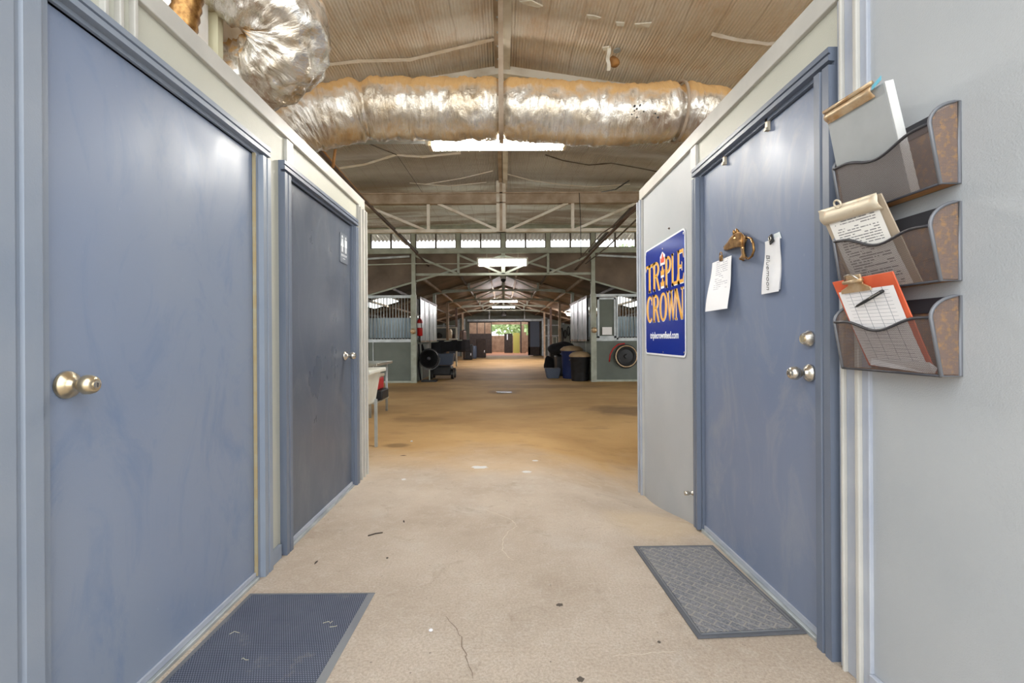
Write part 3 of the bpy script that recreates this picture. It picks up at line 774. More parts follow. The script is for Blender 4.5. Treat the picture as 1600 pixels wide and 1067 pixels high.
MB().tube([wk(*zc_(x, y), .028) for x, y in ((430, 440), (480, 520), (500, 600))], .002, 6).build('bridle_strap', 'brass', hk, smooth=True)

# ------------------------------------------------------------ mesh wall pockets
def pocket(zb, zt, label, dn=.06, df=.03):
    e = empty('file_pocket', (XR, 1.30, zb), label, 'wall file', 'mesh wall pockets on the right wall')
    yn, yf = 1.135, 1.465; h = zt-zb
    pb, ptop = .052, .078
    def fr(s, t):  # front panel: s 0 near..1 far, t 0 bottom..1 top
        Y = yn+(yf-yn)*s
        top = (h-dn)+(dn-df)*s-.030*math.sin(PI*min(1, max(0, (s-.12)/.76)))**2*1.0
        return Vector((XR-pb-(ptop-pb)*t, Y, zb+top*t))
    b = MB(); b.grid(lambda s, t: fr(s, t), 24, 8); b.build('front_panel', 'wire_mesh', e)
    b = MB(); b.box(XR-.004, XR-.001, yn, yf, zb, zt-.03*0)
    bp = b.build('back_panel', 'wire_mesh_side', e)
    MB().box(XR-.007, XR-.001, yn, yf, zt-.04, zt).build('header_strip', 'wire_dark', e)
    for (yy, nm, s) in ((yn, 'side_panel', 0), (yf, 'side_panel', 1)):
        f0 = fr(s, 0); f1 = fr(s, 1)
        b = MB(); pts = [Vector((XR-.002, yy, zb)), f0]
        edge = []
        for k in range(9):
            t = k/8; a = t*PI/2
            edge.append(Vector((f1.x+(XR-.002-f1.x)*(1-math.cos(a)), yy, f1.z+(zt-f1.z)*math.sin(a))))
        pts += edge; b.face(pts); b.build(nm, 'wire_mesh_side', e)
        MB().tube([f0, f1]+edge[1:]+[Vector((XR-.003, yy, zb)), ], .0045, 8, closed=True).build('side_rim', 'wire_grey', e, smooth=True)
    MB().box(XR-pb, XR-.001, yn, yf, zb, zb+.003).build('bottom', 'pipe_rust', e)
    MB().tube([fr(k/24, 1) for k in range(25)], .0042, 8).build('front_rim', 'wire_dark', e, smooth=True)
    for s in (0, 1): MB().tube([fr(s, t/4) for t in range(5)], .0038, 8).build('corner_wire', 'wire_dark', e, smooth=True)
    MB().tube([fr(0, 0), fr(1, 0)], .0036, 8).build('base_wire', 'wire_dark', e, smooth=True)
    return e
pocket(1.508, 1.716, 'topmost black wire mesh wall pocket, holding the grey metal form case', .055, .048)
pocket(1.262, 1.462, 'middle black wire mesh wall pocket, holding the clipboard with a printed letter')
pocket(1.020, 1.224, 'lowest black wire mesh wall pocket, holding the orange clipboard', .055, .055)
def board(e, P, thick, m, name='board'):
    """P: tl,tr,br,bl front-face corners"""
    tl, tr, br_, bl = P; n = (tr-tl).cross(tl-bl).normalized()
    if n.x > 0: n = -n
    b = MB(); f = [tl, tr, br_, bl]; k = [p-n*thick for p in f]
    b.face(f); b.face(k[::-1])
    for i in range(4): b.face([f[i], k[i], k[(i+1)%4], f[(i+1)%4]])
    bmesh.ops.remove_doubles(b.b, verts=b.b.verts[:], dist=1e-6)
    b.build(name, m, e, bevel=min(.003, thick*.3)); return n
def v3(px, py, Y): return W3(px, py, Y)
# metal form case
P1 = [onp(1291, 183, 1.045), onp(1381, 128, 1.045), onp(1423, 303, 1.125), onp(1322, 340, 1.125)]
e1 = empty('form_case', (XR-.04, 1.30, 1.515), 'grey aluminium form case with a brass clip leaning in the topmost wall pocket', 'clipboard')
n1 = board(e1, P1, .022, 'alu_case', 'case')
b = MB(); a, c = P1[1], P1[2]; o = -n1*.024; side = Vector((0, -.002, 0))
b.face([a+side, a+o+side, c+o+side, c+side]); b.build('case_edge', 'alu_edge', e1, solid=.002)
def ribclip(e, p0, p1, dn, n, m, w=.03):
    """pressed steel clip along the top edge from p0 to p1, hanging down dn"""
    b = MB()
    def fn(u, v):
        p = p0.lerp(p1, u)-dn*(w*(v-.3)); h = .004+.010*math.sin(PI*min(1, v*1.15))
        return p+n*h
    b.grid(fn, 10, 8); b.build('clip', m, e, smooth=True, solid=.0015)
dn = (P1[0]-P1[3]).normalized()
ribclip(e1, P1[0].lerp(P1[1], .03), P1[0].lerp(P1[1], .86), dn, n1, 'clip_steel', .036)
MB().tube([P1[0].lerp(P1[1], .03)+n1*.009+dn*.014, P1[0].lerp(P1[1], .88)+n1*.009+dn*.014], .006, 10).build('clip_spring', 'clip_steel', e1, smooth=True)
b = MB(); q = P1[0].lerp(P1[1], .86)+dn*.006+n1*.006; b.face([q, q+Vector((0, -.03, .012)), q+Vector((0, -.03, .0)), q+Vector((0, 0, -.012))]); b.build('paper_tab', 'cyan_tape', e1, solid=.001)
# clipboard with letter
P2 = [onp(1281, 332, 1.062), onp(1376, 302, 1.062), onp(1442, 443, 1.127), onp(1338, 462, 1.127)]
e2 = empty('clipboard', (XR-.04, 1.30, 1.27), 'tan clipboard with a creamy metal clip and curling printed letter in the middle pocket', 'clipboard')
n2 = board(e2, P2, .004, 'board_brown')
def on(P, u, v): return P[3].lerp(P[2], u).lerp(P[0].lerp(P[1], u), v)
b = MB()
b.grid(lambda u, v: on(P2, .08+.82*u, .02+.86*v)+n2*(.0015+.003*math.sin(PI*v)**2), 8, 16)
b.build('letter', 'paper_letter', e2, smooth=True)
dn2 = (P2[0]-P2[3]).normalized()
b = MB()
b.grid(lambda u, v: on(P2, .01+.96*u, .84+.18*v)+n2*(.005+.007*math.sin(PI*min(1, v*1.3))), 8, 6); b.build('clip', 'clip_cream', e2, smooth=True, solid=.0015)
for u in (.38,):
    c = on(P2, u, 1.03)+n2*.006
    MB().tube([c+(P2[1]-P2[0]).normalized()*.013*math.cos(k*PI/8)+dn2*.013*math.sin(k*PI/8) for k in range(16)], .003, 8, closed=True).build('hanging_loop', 'clip_cream', e2, smooth=True)
# orange clipboard
P3 = [onp(1300, 441, 1.052), onp(1394, 424, 1.052), onp(1462, 583, 1.127), onp(1357, 571, 1.127)]
e3 = empty('clipboard', (XR-.04, 1.26, 1.03), 'orange clipboard holding a ruled sign-out form in the lowest pocket', 'clipboard')
n3 = board(e3, P3, .004, 'board_orange')
b = MB(); b.grid(lambda u, v: on(P3, .05+.9*u, .03+.84*v)+n3*(.002+.003*math.sin(PI*v)), 8, 16); b.build('form', 'paper_form', e3, smooth=True)
dn3 = (P3[0]-P3[3]).normalized(); rt3 = (P3[1]-P3[0]).normalized(); c = on(P3, .42, .93)
mK = frame_m(c, rt3, dn3)
if (mK.to_3x3() @ Vector((0, 0, 1))).dot(n3) < 0: mK = mK @ Matrix.Diagonal((1, 1, -1, 1))
MB().prism([(-.062, -.022), (.05, -.022), (.05, -.012), (.028, .0), (.026, .03), (-.026, .03), (-.028, .0), (-.062, -.012)], mK, .003, .008).build('clip', 'clip_steel', e3, bevel=.0015)
MB().tube([mK @ Vector((-.035, .012, .012)), mK @ Vector((.035, .012, .012))], .006, 10).build('clip_spring', 'clip_steel', e3, smooth=True)
MB().tube([mK @ Vector(q) for q in ((-.03, .012, .012), (-.012, .034, .02), (.012, .034, .02), (.03, .012, .012))], .0022, 8).build('clip_loop', 'nickel', e3, smooth=True)
a = on(P3, .28, .69)+n3*.010; c = on(P3, .82, .83)+n3*.012
e = empty('ballpoint_pen', a, 'black ballpoint pen tucked under the clip of the orange clipboard', 'pen')
MB().tube([a, a.lerp(c, .08), a.lerp(c, .35), a.lerp(c, .37), c], [.0012, .0035, .005, .0048, .0048], 12).build('barrel', 'black_plastic', e, smooth=True)
MB().bar(a.lerp(c, .6)+n3*.006, a.lerp(c, .97)+n3*.006, .003, .0015).build('pocket_clip', 'nickel', e)
# loose red folder and sheets lying in the lowest pocket
b = MB(); b.face([v3(1360, 570, 1.36), v3(1460, 585, 1.17), v3(1465, 575, 1.16), v3(1452, 566, 1.17), v3(1362, 560, 1.36)])
b.build('loose_paper', 'paper', label='folded white paper lying flat in the bottom of the lowest pocket', cat='paper', solid=.001)

# ------------------------------------------------------------ door mats
e = empty('door_mat', (-.87, 1.6, 0), 'black rubber scraper mat with a raised border before the left door', 'door mat')
def mat_m(corners, z0, z1, name, m, parent, bevel=0):
    b = MB(); b.prism(corners, Matrix.Identity(4), z0, z1); return b.build(name, m, parent, bevel=bevel)
def inset(c, d):
    cx = sum(p[0] for p in c)/4; cy = sum(p[1] for p in c)/4; out = []
    for x, y in c: out.append((x-(d if x > cx else -d), y-(d if y > cy else -d)))
    return out
c1 = [(-.615, 1.05), (-1.145, 1.07), (-1.125, 1.985), (-.575, 1.985)]
c1 = [(-.60, 1.07), (-1.135, 1.07), (-1.13, 1.985), (-.575, 1.985)]
o_, i_ = c1, inset(c1, .026)
b = MB()
for k in range(4):
    a1, a2 = o_[k], o_[(k+1)%4]; b1, b2 = i_[k], i_[(k+1)%4]
    b.face([(*a1, .001), (*a2, .001), (*b2, .011), (*b1, .011)]); b.face([(*b1, .011), (*b2, .011), (*b2, .001), (*b1, .001)])
b.build('border', 'rubber_edge', e)
mat_m(i_, .001, .009, 'scraper_field', 'scraper_mat', e)
for k in range(7):
    x = random.uniform(-1.05, -.68); y = random.uniform(1.15, 1.9)
    b = MB(); b.tube([(x+.012*j+random.uniform(-.006, .006), y+random.uniform(-.01, .01), .0115+.001*(j % 2)) for j in range(4)], .0009, 5)
    b.build('straw_bit', 'kick_tape', label='wisp of dry straw caught on the black scraper mat', cat='straw', group='straw wisps on the scraper mat')
e = empty('door_mat', (.92, 2.03, 0), 'grey carpet mat embossed with a basket weave before the right door', 'door mat')
c2 = [(.715, 1.665), (1.138, 1.69), (1.118, 2.41), (.69, 2.405)]
mat_m(c2, .0005, .007, 'edge', 'rubber_mat', e, .002)
i2 = inset(c2, .018); b = MB()
for k in range(4): b.bar((*i2[k], .009), (*i2[(k+1)%4], .009), .006, .003)
b.build('border_rib', 'rubber_edge', e)
mat_m(inset(c2, .026), .006, .0095, 'carpet_field', 'woven_mat', e)

# ------------------------------------------------------------ roof of the entry barn
RZ = 4.14
def rz_(x, y):
    p = .155+(.03-.155)*sm(5.6, 7.8, y)
    return RZ-p*abs(x)
SEAMS = [3.2, 4.55, 5.9, 7.2, 8.3, 9.6, 10.8, 11.75]
def czed(x, y):
    z = rz_(x, y)
    for a, c in zip(SEAMS, SEAMS[1:]):
        if a <= y <= c:
            t = (y-a)/(c-a); z -= .045*math.sin(PI*t)*(1+.5*noise.noise(Vector((x*.8, a, 0))))
    z += .02*noise.noise(Vector((x*.9, y*1.3, 3)))+.012*noise.noise(Vector((x*3, y*2, 9)))
    return z
b = MB(); b.keep = True
NXc, NYc = 120, 170
Vc = [[b.b.verts.new((-7+14*i/NXc, .6+(11.72-.6)*j/NYc, czed(-7+14*i/NXc, .6+(11.72-.6)*j/NYc))) for j in range(NYc+1)] for i in range(NXc+1)]
for i in range(NXc):
    for j in range(NYc): b.b.faces.new([Vc[i][j], Vc[i][j+1], Vc[i+1][j+1], Vc[i+1][j]])
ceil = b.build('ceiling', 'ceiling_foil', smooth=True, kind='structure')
# sheet metal roof above the insulation
b = MB()
for s in (-1, 1):
    b.face([(0, .4, RZ+.12), (s*7.3, .4, RZ+.12-7.3*.15), (s*7.3, 6, RZ+.12-7.3*.15), (0, 6, RZ+.12)])
b.face([(-7.3, 6, RZ+.1), (7.3, 6, RZ+.1), (7.3, 11.9, RZ+.08), (-7.3, 11.9, RZ+.08)])
b.build('roof', 'roof_tin', kind='structure', solid=.02)
def ceil_hit(px, py):
    d = W3(px, py, 1)-Vector((0, 0, EYE)); o = Vector((0, 0, EYE)); t = 1.0
    while t < 14:
        p = o+d*t
        if p.z > czed(p.x, p.y): break
        t += .01
    return o+d*(t-.02)
def seam(pts, w, name='foil_seam', m='foil_bright'):
    b = MB(); P = [ceil_hit(*p) for p in pts]; F_ = []
    for a, c in zip(P, P[1:]):
        for k in range(8): F_.append(a.lerp(c, k/8))
    F_.append(P[-1])
    for i, (a, c) in enumerate(zip(F_, F_[1:])):
        wa = w*(.6+.8*abs(noise.noise(a*7))); wc = w*(.6+.8*abs(noise.noise(c*7)))
        b.face([a+Vector((0, -wa, -.004)), c+Vector((0, -wc, -.004)), c+Vector((0, wc, -.016)), a+Vector((0, wa, -.016))])
    bmesh.ops.remove_doubles(b.b, verts=b.b.verts[:], dist=1e-5)
    b.build(name, m, ceil)
seam([(508, 100), (560, 94), (640, 92), (700, 77), (745, 66), (772, 60)], .022)
seam([(530, 262), (570, 256), (618, 241), (660, 244), (720, 238)], .035)
seam([(665, 287), (720, 278), (770, 266)], .014); seam([(640, 285), (700, 290), (760, 284)], .01)
seam([(792, 271), (830, 281), (880, 288), (925, 291), (985, 287)], .018)
seam([(1112, 51), (1150, 60), (1200, 67), (1222, 64)], .02)
seam([(852, 241), (880, 250), (920, 257), (955, 254), (1000, 262), (1040, 270)], .012, 'dark_fold', 'steel_dark')
seam([(578, 246-22), (620, 241), (660, 300)], .006, 'dark_fold', 'steel_dark')
def tear(pts):
    b = MB(); P = [ceil_hit(*p)+Vector((0, 0, -.012)) for p in pts]; b.face(P); b.build('torn_patch', 'insulation_white', ceil, solid=.01)
tear([(812, 0), (830, -2), (848, 7), (840, 9), (818, 4)]); tear([(917, 21), (928, 22), (939, 25), (932, 28), (920, 27)])
tear([(962, 32), (976, 33), (974, 39), (964, 38)]); tear([(992, 35), (1018, 33), (1014, 40), (994, 41)])
tear([(941, 72), (952, 70), (954, 76), (943, 77)])
p = ceil_hit(951, 72); q = W3(950, 110, p.y)
b = MB(); b.grid(lambda u, v: p.lerp(q, v)+Vector(((u-.5)*.035+.008*math.sin(9*v), .01*math.sin(7*v), 0)), 2, 10)
b.build('hanging_strip', 'insulation_white', ceil, solid=.002)
p = ceil_hit(961, 80)
b = MB(); bmesh.ops.create_icosphere(b.b, subdivisions=3, radius=.05)
for v in b.b.verts: v.co *= 1+.4*noise.noise(v.co*20)
bmesh.ops.translate(b.b, verts=b.b.verts[:], vec=p+Vector((-.01, 0, -.10))); b.build('mud_nest', 'pipe_rust', smooth=True, label='small brown mud nest hanging under the torn ceiling foil', cat='nest')
MB().lathe([(.035, 0), (.035, .01), (.0, .012)], ceil_hit(964, 75)+Vector((0, 0, -.03)), (0, 0, 1), 18).build('vent_cap', 'steel_galv', ceil)

# ridge beam, rafters, header truss
e = empty('ridge_beam', (0, 6, 3.98), 'long bolted steel ridge beam running overhead along the barn', 'beam')
MB().box(-.075, -.01, .6, 11.6, 4.0, 4.10).build('channel', 'steel_dusty', e); MB().box(.0, .085, .6, 11.6, 3.985, 4.11).build('channel', 'steel_cream', e)
for i in range(14):
    MB().lathe([(.009, 0), (.009, .008), (.003, .01)], (-.042, 3.2+.2*i, 4.0), (0, 0, -1), 6).build('bolt', 'steel_galv', e)
def rafter(y, zc, pitch, half, w, h, mtl, label, name='rafter', cat='rafter'):
    b = MB()
    for s in (-1, 1): b.bar((0, y, zc), (s*half, y, zc-pitch*half), w, h)
    return b.build(name, mtl, label=label, cat=cat)
rafter(4.80, 3.99, .155, 3.6, .08, .085, 'steel_cream', 'pale steel rafter pair meeting at the ridge just above the foil duct')
rafter(2.2, 3.99, .155, 3.6, .08, .09, 'steel_cream', 'pale steel rafter pair over the passage entrance')
YT = 8.3
def tz(py, Y): return EYE+(CY-py)*Y/F
ht = empty('header_truss', (0, YT, tz(363, YT)), 'dusty steel header truss spanning before the clerestory windows', 'truss')
b = MB(); b.box(-3.6, 3.6, YT-.04, YT+.04, tz(319, YT), tz(301, YT)); b.box(-3.6, 3.6, YT-.07, YT-.04, tz(319, YT), tz(317, YT)); b.box(-3.6, 3.6, YT-.07, YT-.04, tz(304, YT), tz(302, YT)); b.build('top_beam', 'steel_dusty', ht)
b = MB(); b.box(-3.6, 3.6, YT-.03, YT+.03, tz(363, YT), tz(358, YT)); b.build('bottom_chord', 'steel_cream', ht)
def webs(parent, Y, zt, zb, xs_v, diags, w, m):
    for x in xs_v: MB().bar((x, Y, zb), (x, Y, zt), w, w).build('vertical', m, parent)
    for (xa, xb) in diags: MB().bar((xa, Y, zt), (xb, Y, zb), w, w*.8).build('diagonal', m, parent)
zt_, zb_ = tz(318, YT), tz(359, YT)
webs(ht, YT, zt_, zb_, (-1.38, 1.29), [(-1.2, -.12), (-2.6, -1.45), (1.2, .12), (2.5, 1.35)], .055, 'steel_cream')
MB().box(-.12, .05, YT-.06, YT+.03, tz(363, YT), RZ-.1).build('king_post', 'steel_cream', ht); MB().box(-.06, -.01, YT-.07, YT-.06, tz(362, YT), RZ-.15).build('king_post_web', 'steel_dusty', ht)
for s, lab in ((-1, 'brown knee post at the left of the header truss'), (1, 'brown knee post at the right of the header truss')):
    MB().bar((s*2.7, YT-.3, 3.85), (s*2.05, YT+2.4, 3.2), .05, .05).build('knee_brace', 'steel_dark', label=lab.replace('knee post', 'diagonal brace'), cat='brace')
# cross tube under the duct
MB().box(-2.3, 2.3, 4.12, 4.2, 2.955, 3.02).build('cross_beam', 'steel_galv', label='grey steel cross tube right behind the foil duct', cat='beam')
# ------------------------------------------------------------ ducts
def duct(px, r, name, label, cuts=(), rib=.012, nseg=None, wr=.03):
    P = [W3(*p[:3]) for p in px]; R = [p[3] if len(p) > 3 else r for p in px]
    # catmull-rom
    pts = []; rr = []
    n = len(P)
    for i in range(n-1):
        p0, p1, p2, p3 = P[max(i-1, 0)], P[i], P[i+1], P[min(i+2, n-1)]
        L_ = (p2-p1).length; m = max(4, int(L_/.012))
        for k in range(m):
            t = k/m
            pts.append(.5*((2*p1)+(p2-p0)*t+(2*p0-5*p1+4*p2-p3)*t*t+(3*p1-p0-3*p2+p3)*t**3)); rr.append(R[i]+(R[i+1]-R[i])*t)
    pts.append(P[-1]); rr.append(R[-1])
    b = MB(); N = len(pts); n = 72; prev = None; rings = []; s = 0
    cutp = [W3(*c) for c in cuts]
    for i, p in enumerate(pts):
        d = (pts[min(i+1, N-1)]-pts[max(i-1, 0)]).normalized()
        if i: s += (p-pts[i-1]).length
        if prev is None: u = d.cross(Vector((0, 0, 1))).normalized()
        else: u = (prev-d*prev.dot(d)).normalized()
        prev = u; v = d.cross(u); ring = []
        pin = 0
        for c in cutp:
            q = abs((p-c).dot(d)); 
            if (p-c).length < .5: pin = max(pin, math.exp(-(q/.035)**2))
        for k in range(n):
            a = 2*PI*k/n; dirv = u*math.cos(a)+v*math.sin(a)
            c3 = Vector((math.cos(a)*1.3, math.sin(a)*1.3, 0))
            w = noise.noise(Vector((c3.x, c3.y, s*9)))*wr                  # cross wrinkles
            tw = abs(noise.noise(Vector((c3.x*2+s*3.0, c3.y*2, s*13))))*wr*1.0
            fine = abs(noise.noise(Vector((c3.x*6+s*9, c3.y*6, s*30))))*wr*.45+abs(noise.noise(Vector((c3.x*1.1+5, c3.y*1.1, s*24))))*wr*1.1
            rad = rr[i]+w-tw-fine+rib*.35*math.sin(s*2*PI/.05)-pin*.035
            ring.append(b.b.verts.new(p+dirv*rad))
        rings.append(ring)
    for i, (a, c) in enumerate(zip(rings, rings[1:])):
        for k in range(n):
            f = b.b.faces.new([a[k], a[(k+1)%n], c[(k+1)%n], c[k]])
            for l, (uu, vv) in zip(f.loops, ((i, k), (i, k+1), (i+1, k+1), (i+1, k))): l[b.uv].uv = (uu*.0125, vv*.021)
    b.b.faces.new(rings[0][::-1]); b.b.faces.new(rings[-1])
    return b.build(name, 'duct_foil', smooth=True, label=label, cat='duct')
dm = duct([(395, 250, 3.45, .2), (440, 215, 3.5, .21), (480, 190, 3.55, .235), (530, 179, 3.6, .24), (568, 172, 3.65, .245), (640, 172, 3.7, .245), (783, 172, 3.72, .245), (850, 175, 3.72, .245), (930, 180, 3.72, .245), (1000, 180, 3.7, .24), (1058, 176, 3.7, .235), (1110, 182, 3.7, .225), (1160, 196, 3.65, .22), (1230, 215, 3.6, .22)],
     .24, 'flexible_duct', 'long silver foil duct crossing the passage overhead, dusty brown along its top', [(570, 172, 3.65), (783, 172, 3.72), (1058, 176, 3.7)], .004, wr=.013)
du = duct([(345, 128, 2.52, .17), (385, 122, 2.50, .18), (425, 108, 2.45, .2), (449, 78, 2.4, .215), (447, 36, 2.33, .22), (415, -6, 2.25, .22), (365, -45, 2.18, .22), (300, -90, 2.1, .22)],
     .2, 'flexible_duct', 'crumpled silver foil duct elbow curling over the left wall', [], .006, wr=.03)
for k in range(10):
    c = W3(984+random.uniform(0, 46), 164+random.uniform(0, 20), 3.472); b = MB()
    bmesh.ops.create_icosphere(b.b, subdivisions=1, radius=random.uniform(.005, .011)); bmesh.ops.translate(b.b, verts=b.b.verts[:], vec=c); b.build('dust_speck', 'black_plastic', dm)  # black dust specks on the foil
# straps
def strap(parent, px, label_, Y=3.72, r=.25, w=.04):
    c = W3(px, 173, Y); b = MB()
    N = 30
    for k in range(N):
        a, d_ = PI+PI*k/N, PI+PI*(k+1)/N
        for (p, q) in (((c.x, c.y+r*math.cos(a), c.z+r*math.sin(a)), (c.x, c.y+r*math.cos(d_), c.z+r*math.sin(d_))),):
            b.face([(p[0]-w/2, p[1], p[2]), (p[0]+w/2, p[1], p[2]), (q[0]+w/2, q[1], q[2]), (q[0]-w/2, q[1], q[2])])
    b.face([(c.x-w/2, c.y-r, c.z), (c.x+w/2, c.y-r, c.z), (c.x+w/2, c.y-.05, 3.96), (c.x-w/2, c.y-.05, 3.96)])
    b.face([(c.x-w/2, c.y+r, c.z), (c.x+w/2, c.y+r, c.z), (c.x+w/2, c.y+.05, 3.96), (c.x-w/2, c.y+.05, 3.96)])
    bmesh.ops.remove_doubles(b.b, verts=b.b.verts[:], dist=1e-5)
    return b.build('hanging_strap', 'steel_dusty', label=label_, cat='strap', solid=.003)
strap(dm, 783, 'tan strap hanging from the ridge and cradling the duct middle')
c = W3(1059, 176, 3.7)
MB().tube([(c.x, c.y+.228*math.cos(a), c.z+.228*math.sin(a)) for a in [2*PI*k/32 for k in range(32)]], .012, 8, closed=True).build('tie_band', 'steel_dusty', dm, smooth=True)
# plenum box on the left room
e = empty('duct_plenum', (-1.7, 2.2, LT-.03), 'dusty foil-faced duct box standing on the left room behind the elbow', 'duct box')
MB().box(-2.1, -1.50, 2.36, 2.75, LT-.025, 2.93).build('box', 'foil_bright', e, bevel=.01)
MB().box(-2.1, -1.495, 2.36, 2.75, 2.93, 2.945).build('dust_layer', 'brown_card', e)
MB().box(-1.50, -1.485, 2.36, 2.39, LT-.025, 2.93).build('corner_rib', 'steel_cream', e)
e = empty('duct_plenum', (-1.8, 1.45, LT-.03), 'ribbed silver duct riser standing at the front of the left room roof', 'duct box')
b = MB(); b.box(-1.80, -1.43, 2.05, 2.19, LT-.025, 3.4); b.build('riser', 'foil_bright', e, bevel=.01)
b = MB(); b.tube([(-1.36+.004*k, 1.86, LT-.025+.02*k) for k in range(18)], [.05+.006*(k % 2) for k in range(18)], 16); b.build('flex_hose', 'brass', label='small brown flexible hose standing on the left room roof', cat='hose', smooth=True)
MB().box(-1.48, -1.41, 2.225, 2.265, LT-.025, 3.85).build('wood_stud', 'kick_tape', label='unpainted wood stud rising from the left wall top', cat='stud')

# ------------------------------------------------------------ conduits
def cable(pts, r, name, m, label, cat='pipe'):
    return MB().tube([W3(*p) for p in pts], r, 8).build(name, m, smooth=True, label=label, cat=cat)
cable([(440, 180, 3.9), (500, 237, 4.6), (568, 312, 6.2), (632, 376, 9), (690, 437, 14), (712, 460, 19)], .022, 'conduit', 'pipe_brown', 'thick brown conduit running back high along the left side')
cable([(470, 190, 4.0), (520, 255, 5.0), (600, 345, 8.0), (650, 395, 11), (700, 447, 17)], .013, 'conduit', 'pipe_rust', 'thin rusty conduit just beside the thick left one')
cable([(540, 216, 4.1), (665, 218, 4.1)], .012, 'conduit', 'clip_cream', 'cream conduit feeding the near strip light from the left')
cable([(492, 212, 3.9), (524, 232, 3.9), (520, 262, 3.92)], .014, 'conduit', 'pipe_rust', 'bent orange pipe behind the left wall top')
cable([(1010, 305, 5.8), (968, 350, 7.0), (930, 388, 9.2), (900, 420, 11.6), (880, 445, 15)], .028, 'conduit', 'pipe_brown', 'thick brown conduit running back high along the right side')
cable([(1003, 335, 6.0), (950, 385, 8), (915, 412, 11)], .012, 'conduit', 'steel_dark', 'thin dark conduit below the thick right one')
cable([(1000, 325, 5.5), (940, 365, 8.2), (905, 405, 10.5)], .010, 'conduit', 'pipe_brown', 'thin brown conduit inside the thick right one')
cable([(568, 414, 9.5), (640, 412, 9.5), (760, 412, 11.4)], .012, 'conduit', 'steel_grey', 'thin grey wire line feeding the light under the windows')
cable([(905, 301, 8.2), (907, 345, 8.22), (908, 400, 8.23)], .006, 'cable', 'black_plastic', 'thin black cable drooping right of the middle light', 'cable')
cable([(983, 282, 6), (962, 296, 6.4), (940, 300, 7.4)], .008, 'cable', 'black_plastic', 'short black cable near the right wall top', 'cable')

# ------------------------------------------------------------ strip lights
def strip_light(x, y, z, label, L_=1.3, h=.075, bare=True, m='lamp_tube', group=None):
    e = empty('strip_light', (x, y, z), label, 'ceiling light', group)
    MB().box(x-L_/2, x+L_/2, y-.06, y+.06, z, z+h).build('housing', 'white_gloss', e, bevel=.006)
    MB().tube([(x-L_/2+.08, y-.03, z-.028), (x+L_/2-.06, y-.03, z-.028)], .024, 12).build('tube', m, e, smooth=True)
    MB().tube([(x-L_/2+.08, y+.04, z-.028), (x+L_/2-.06, y+.04, z-.028)], .024, 12).build('tube', m, e, smooth=True)
    for s in (-1, 1): MB().box(x+s*(L_/2-.05)-.015, x+s*(L_/2-.05)+.015, y-.06, y+.065, z-.05, z).build('socket', 'clip_cream', e)
    return e
l1 = strip_light(-.045, 4.02, 2.885, 'near fluorescent strip light under the foil duct')
for s in (-.5, -.3): MB().box(-.045+s-.04, -.045+s+.04, 4.0, 4.1, 2.96, 2.975).build('bracket', 'clip_cream', l1)
def batten(x, y, z, label, m, L_=1.3):
    e = empty('strip_light', (x, y, z), label, 'ceiling light')
    MB().box(x-L_/2, x+L_/2, y-.07, y+.07, z+.09, z+.13).build('housing', 'white_gloss', e)
    MB().box(x-L_/2+.03, x+L_/2-.03, y-.08, y+.08, z-.07, z+.09).build('diffuser', m, e, bevel=.02)
    for s in (-1, 1): MB().box(x+s*(L_/2-.02)-.02, x+s*(L_/2-.02)+.02, y-.085, y+.085, z-.075, z+.12).build('end_cap', 'white_plastic', e)
    for s in (-1, 1): MB().tube([(x+s*.4, y, z+.12), (x+s*.4, y, z+.30)], .006, 6).build('hanger', 'steel_grey', e)
    return e
batten(-.02, 11.55, EYE+119*11.55/F, 'middle strip light glowing below the clerestory windows', 'lamp_diffuser')
strip_light(0, 19.5, EYE+60*19.5/F, 'third strip light, the nearer of the two far ones', 1.3, m='lamp_tube_far')
strip_light(0, 23.2, EYE+51*23.2/F, 'farthest strip light before the end wall', 1.3, m='lamp_tube_far')
mat('diffuser_off', (176, 190, 180), .4)
for (x, lab) in ((-3.35, 'unlit strip light hanging at the left over the stalls'), (3.35, 'unlit strip light hanging at the right over the stalls')):
    e = batten(x, 12.3, EYE+92*12.3/F, lab, 'diffuser_off', 1.9)
strip_light(-4.0, 14.6, 2.35, 'lit strip light inside the left stall behind the bars', .75, m='lamp_tube')
strip_light(4.2, 14.4, 2.35, 'lit strip light inside the right stall behind the bars', .75, m='lamp_tube')
e = empty('spot_lamp', (0, 15.2, 3.15), 'small round white lamp with a black ball under the middle truss', 'lamp')
MB().lathe([(.02, .25), (.05, .2), (.09, .12), (.1, .05), (.08, 0)], (0, 15.1, 3.15), (0, 0, 1), 18).build('shade', 'white_gloss', e, smooth=True)
MB().lathe([(.02, -.11), (.07, -.08), (.09, -.03), (.07, .03)], (0, 15.1, 3.15), (0, 0, 1), 18).build('ball', 'black_plastic', e, smooth=True)

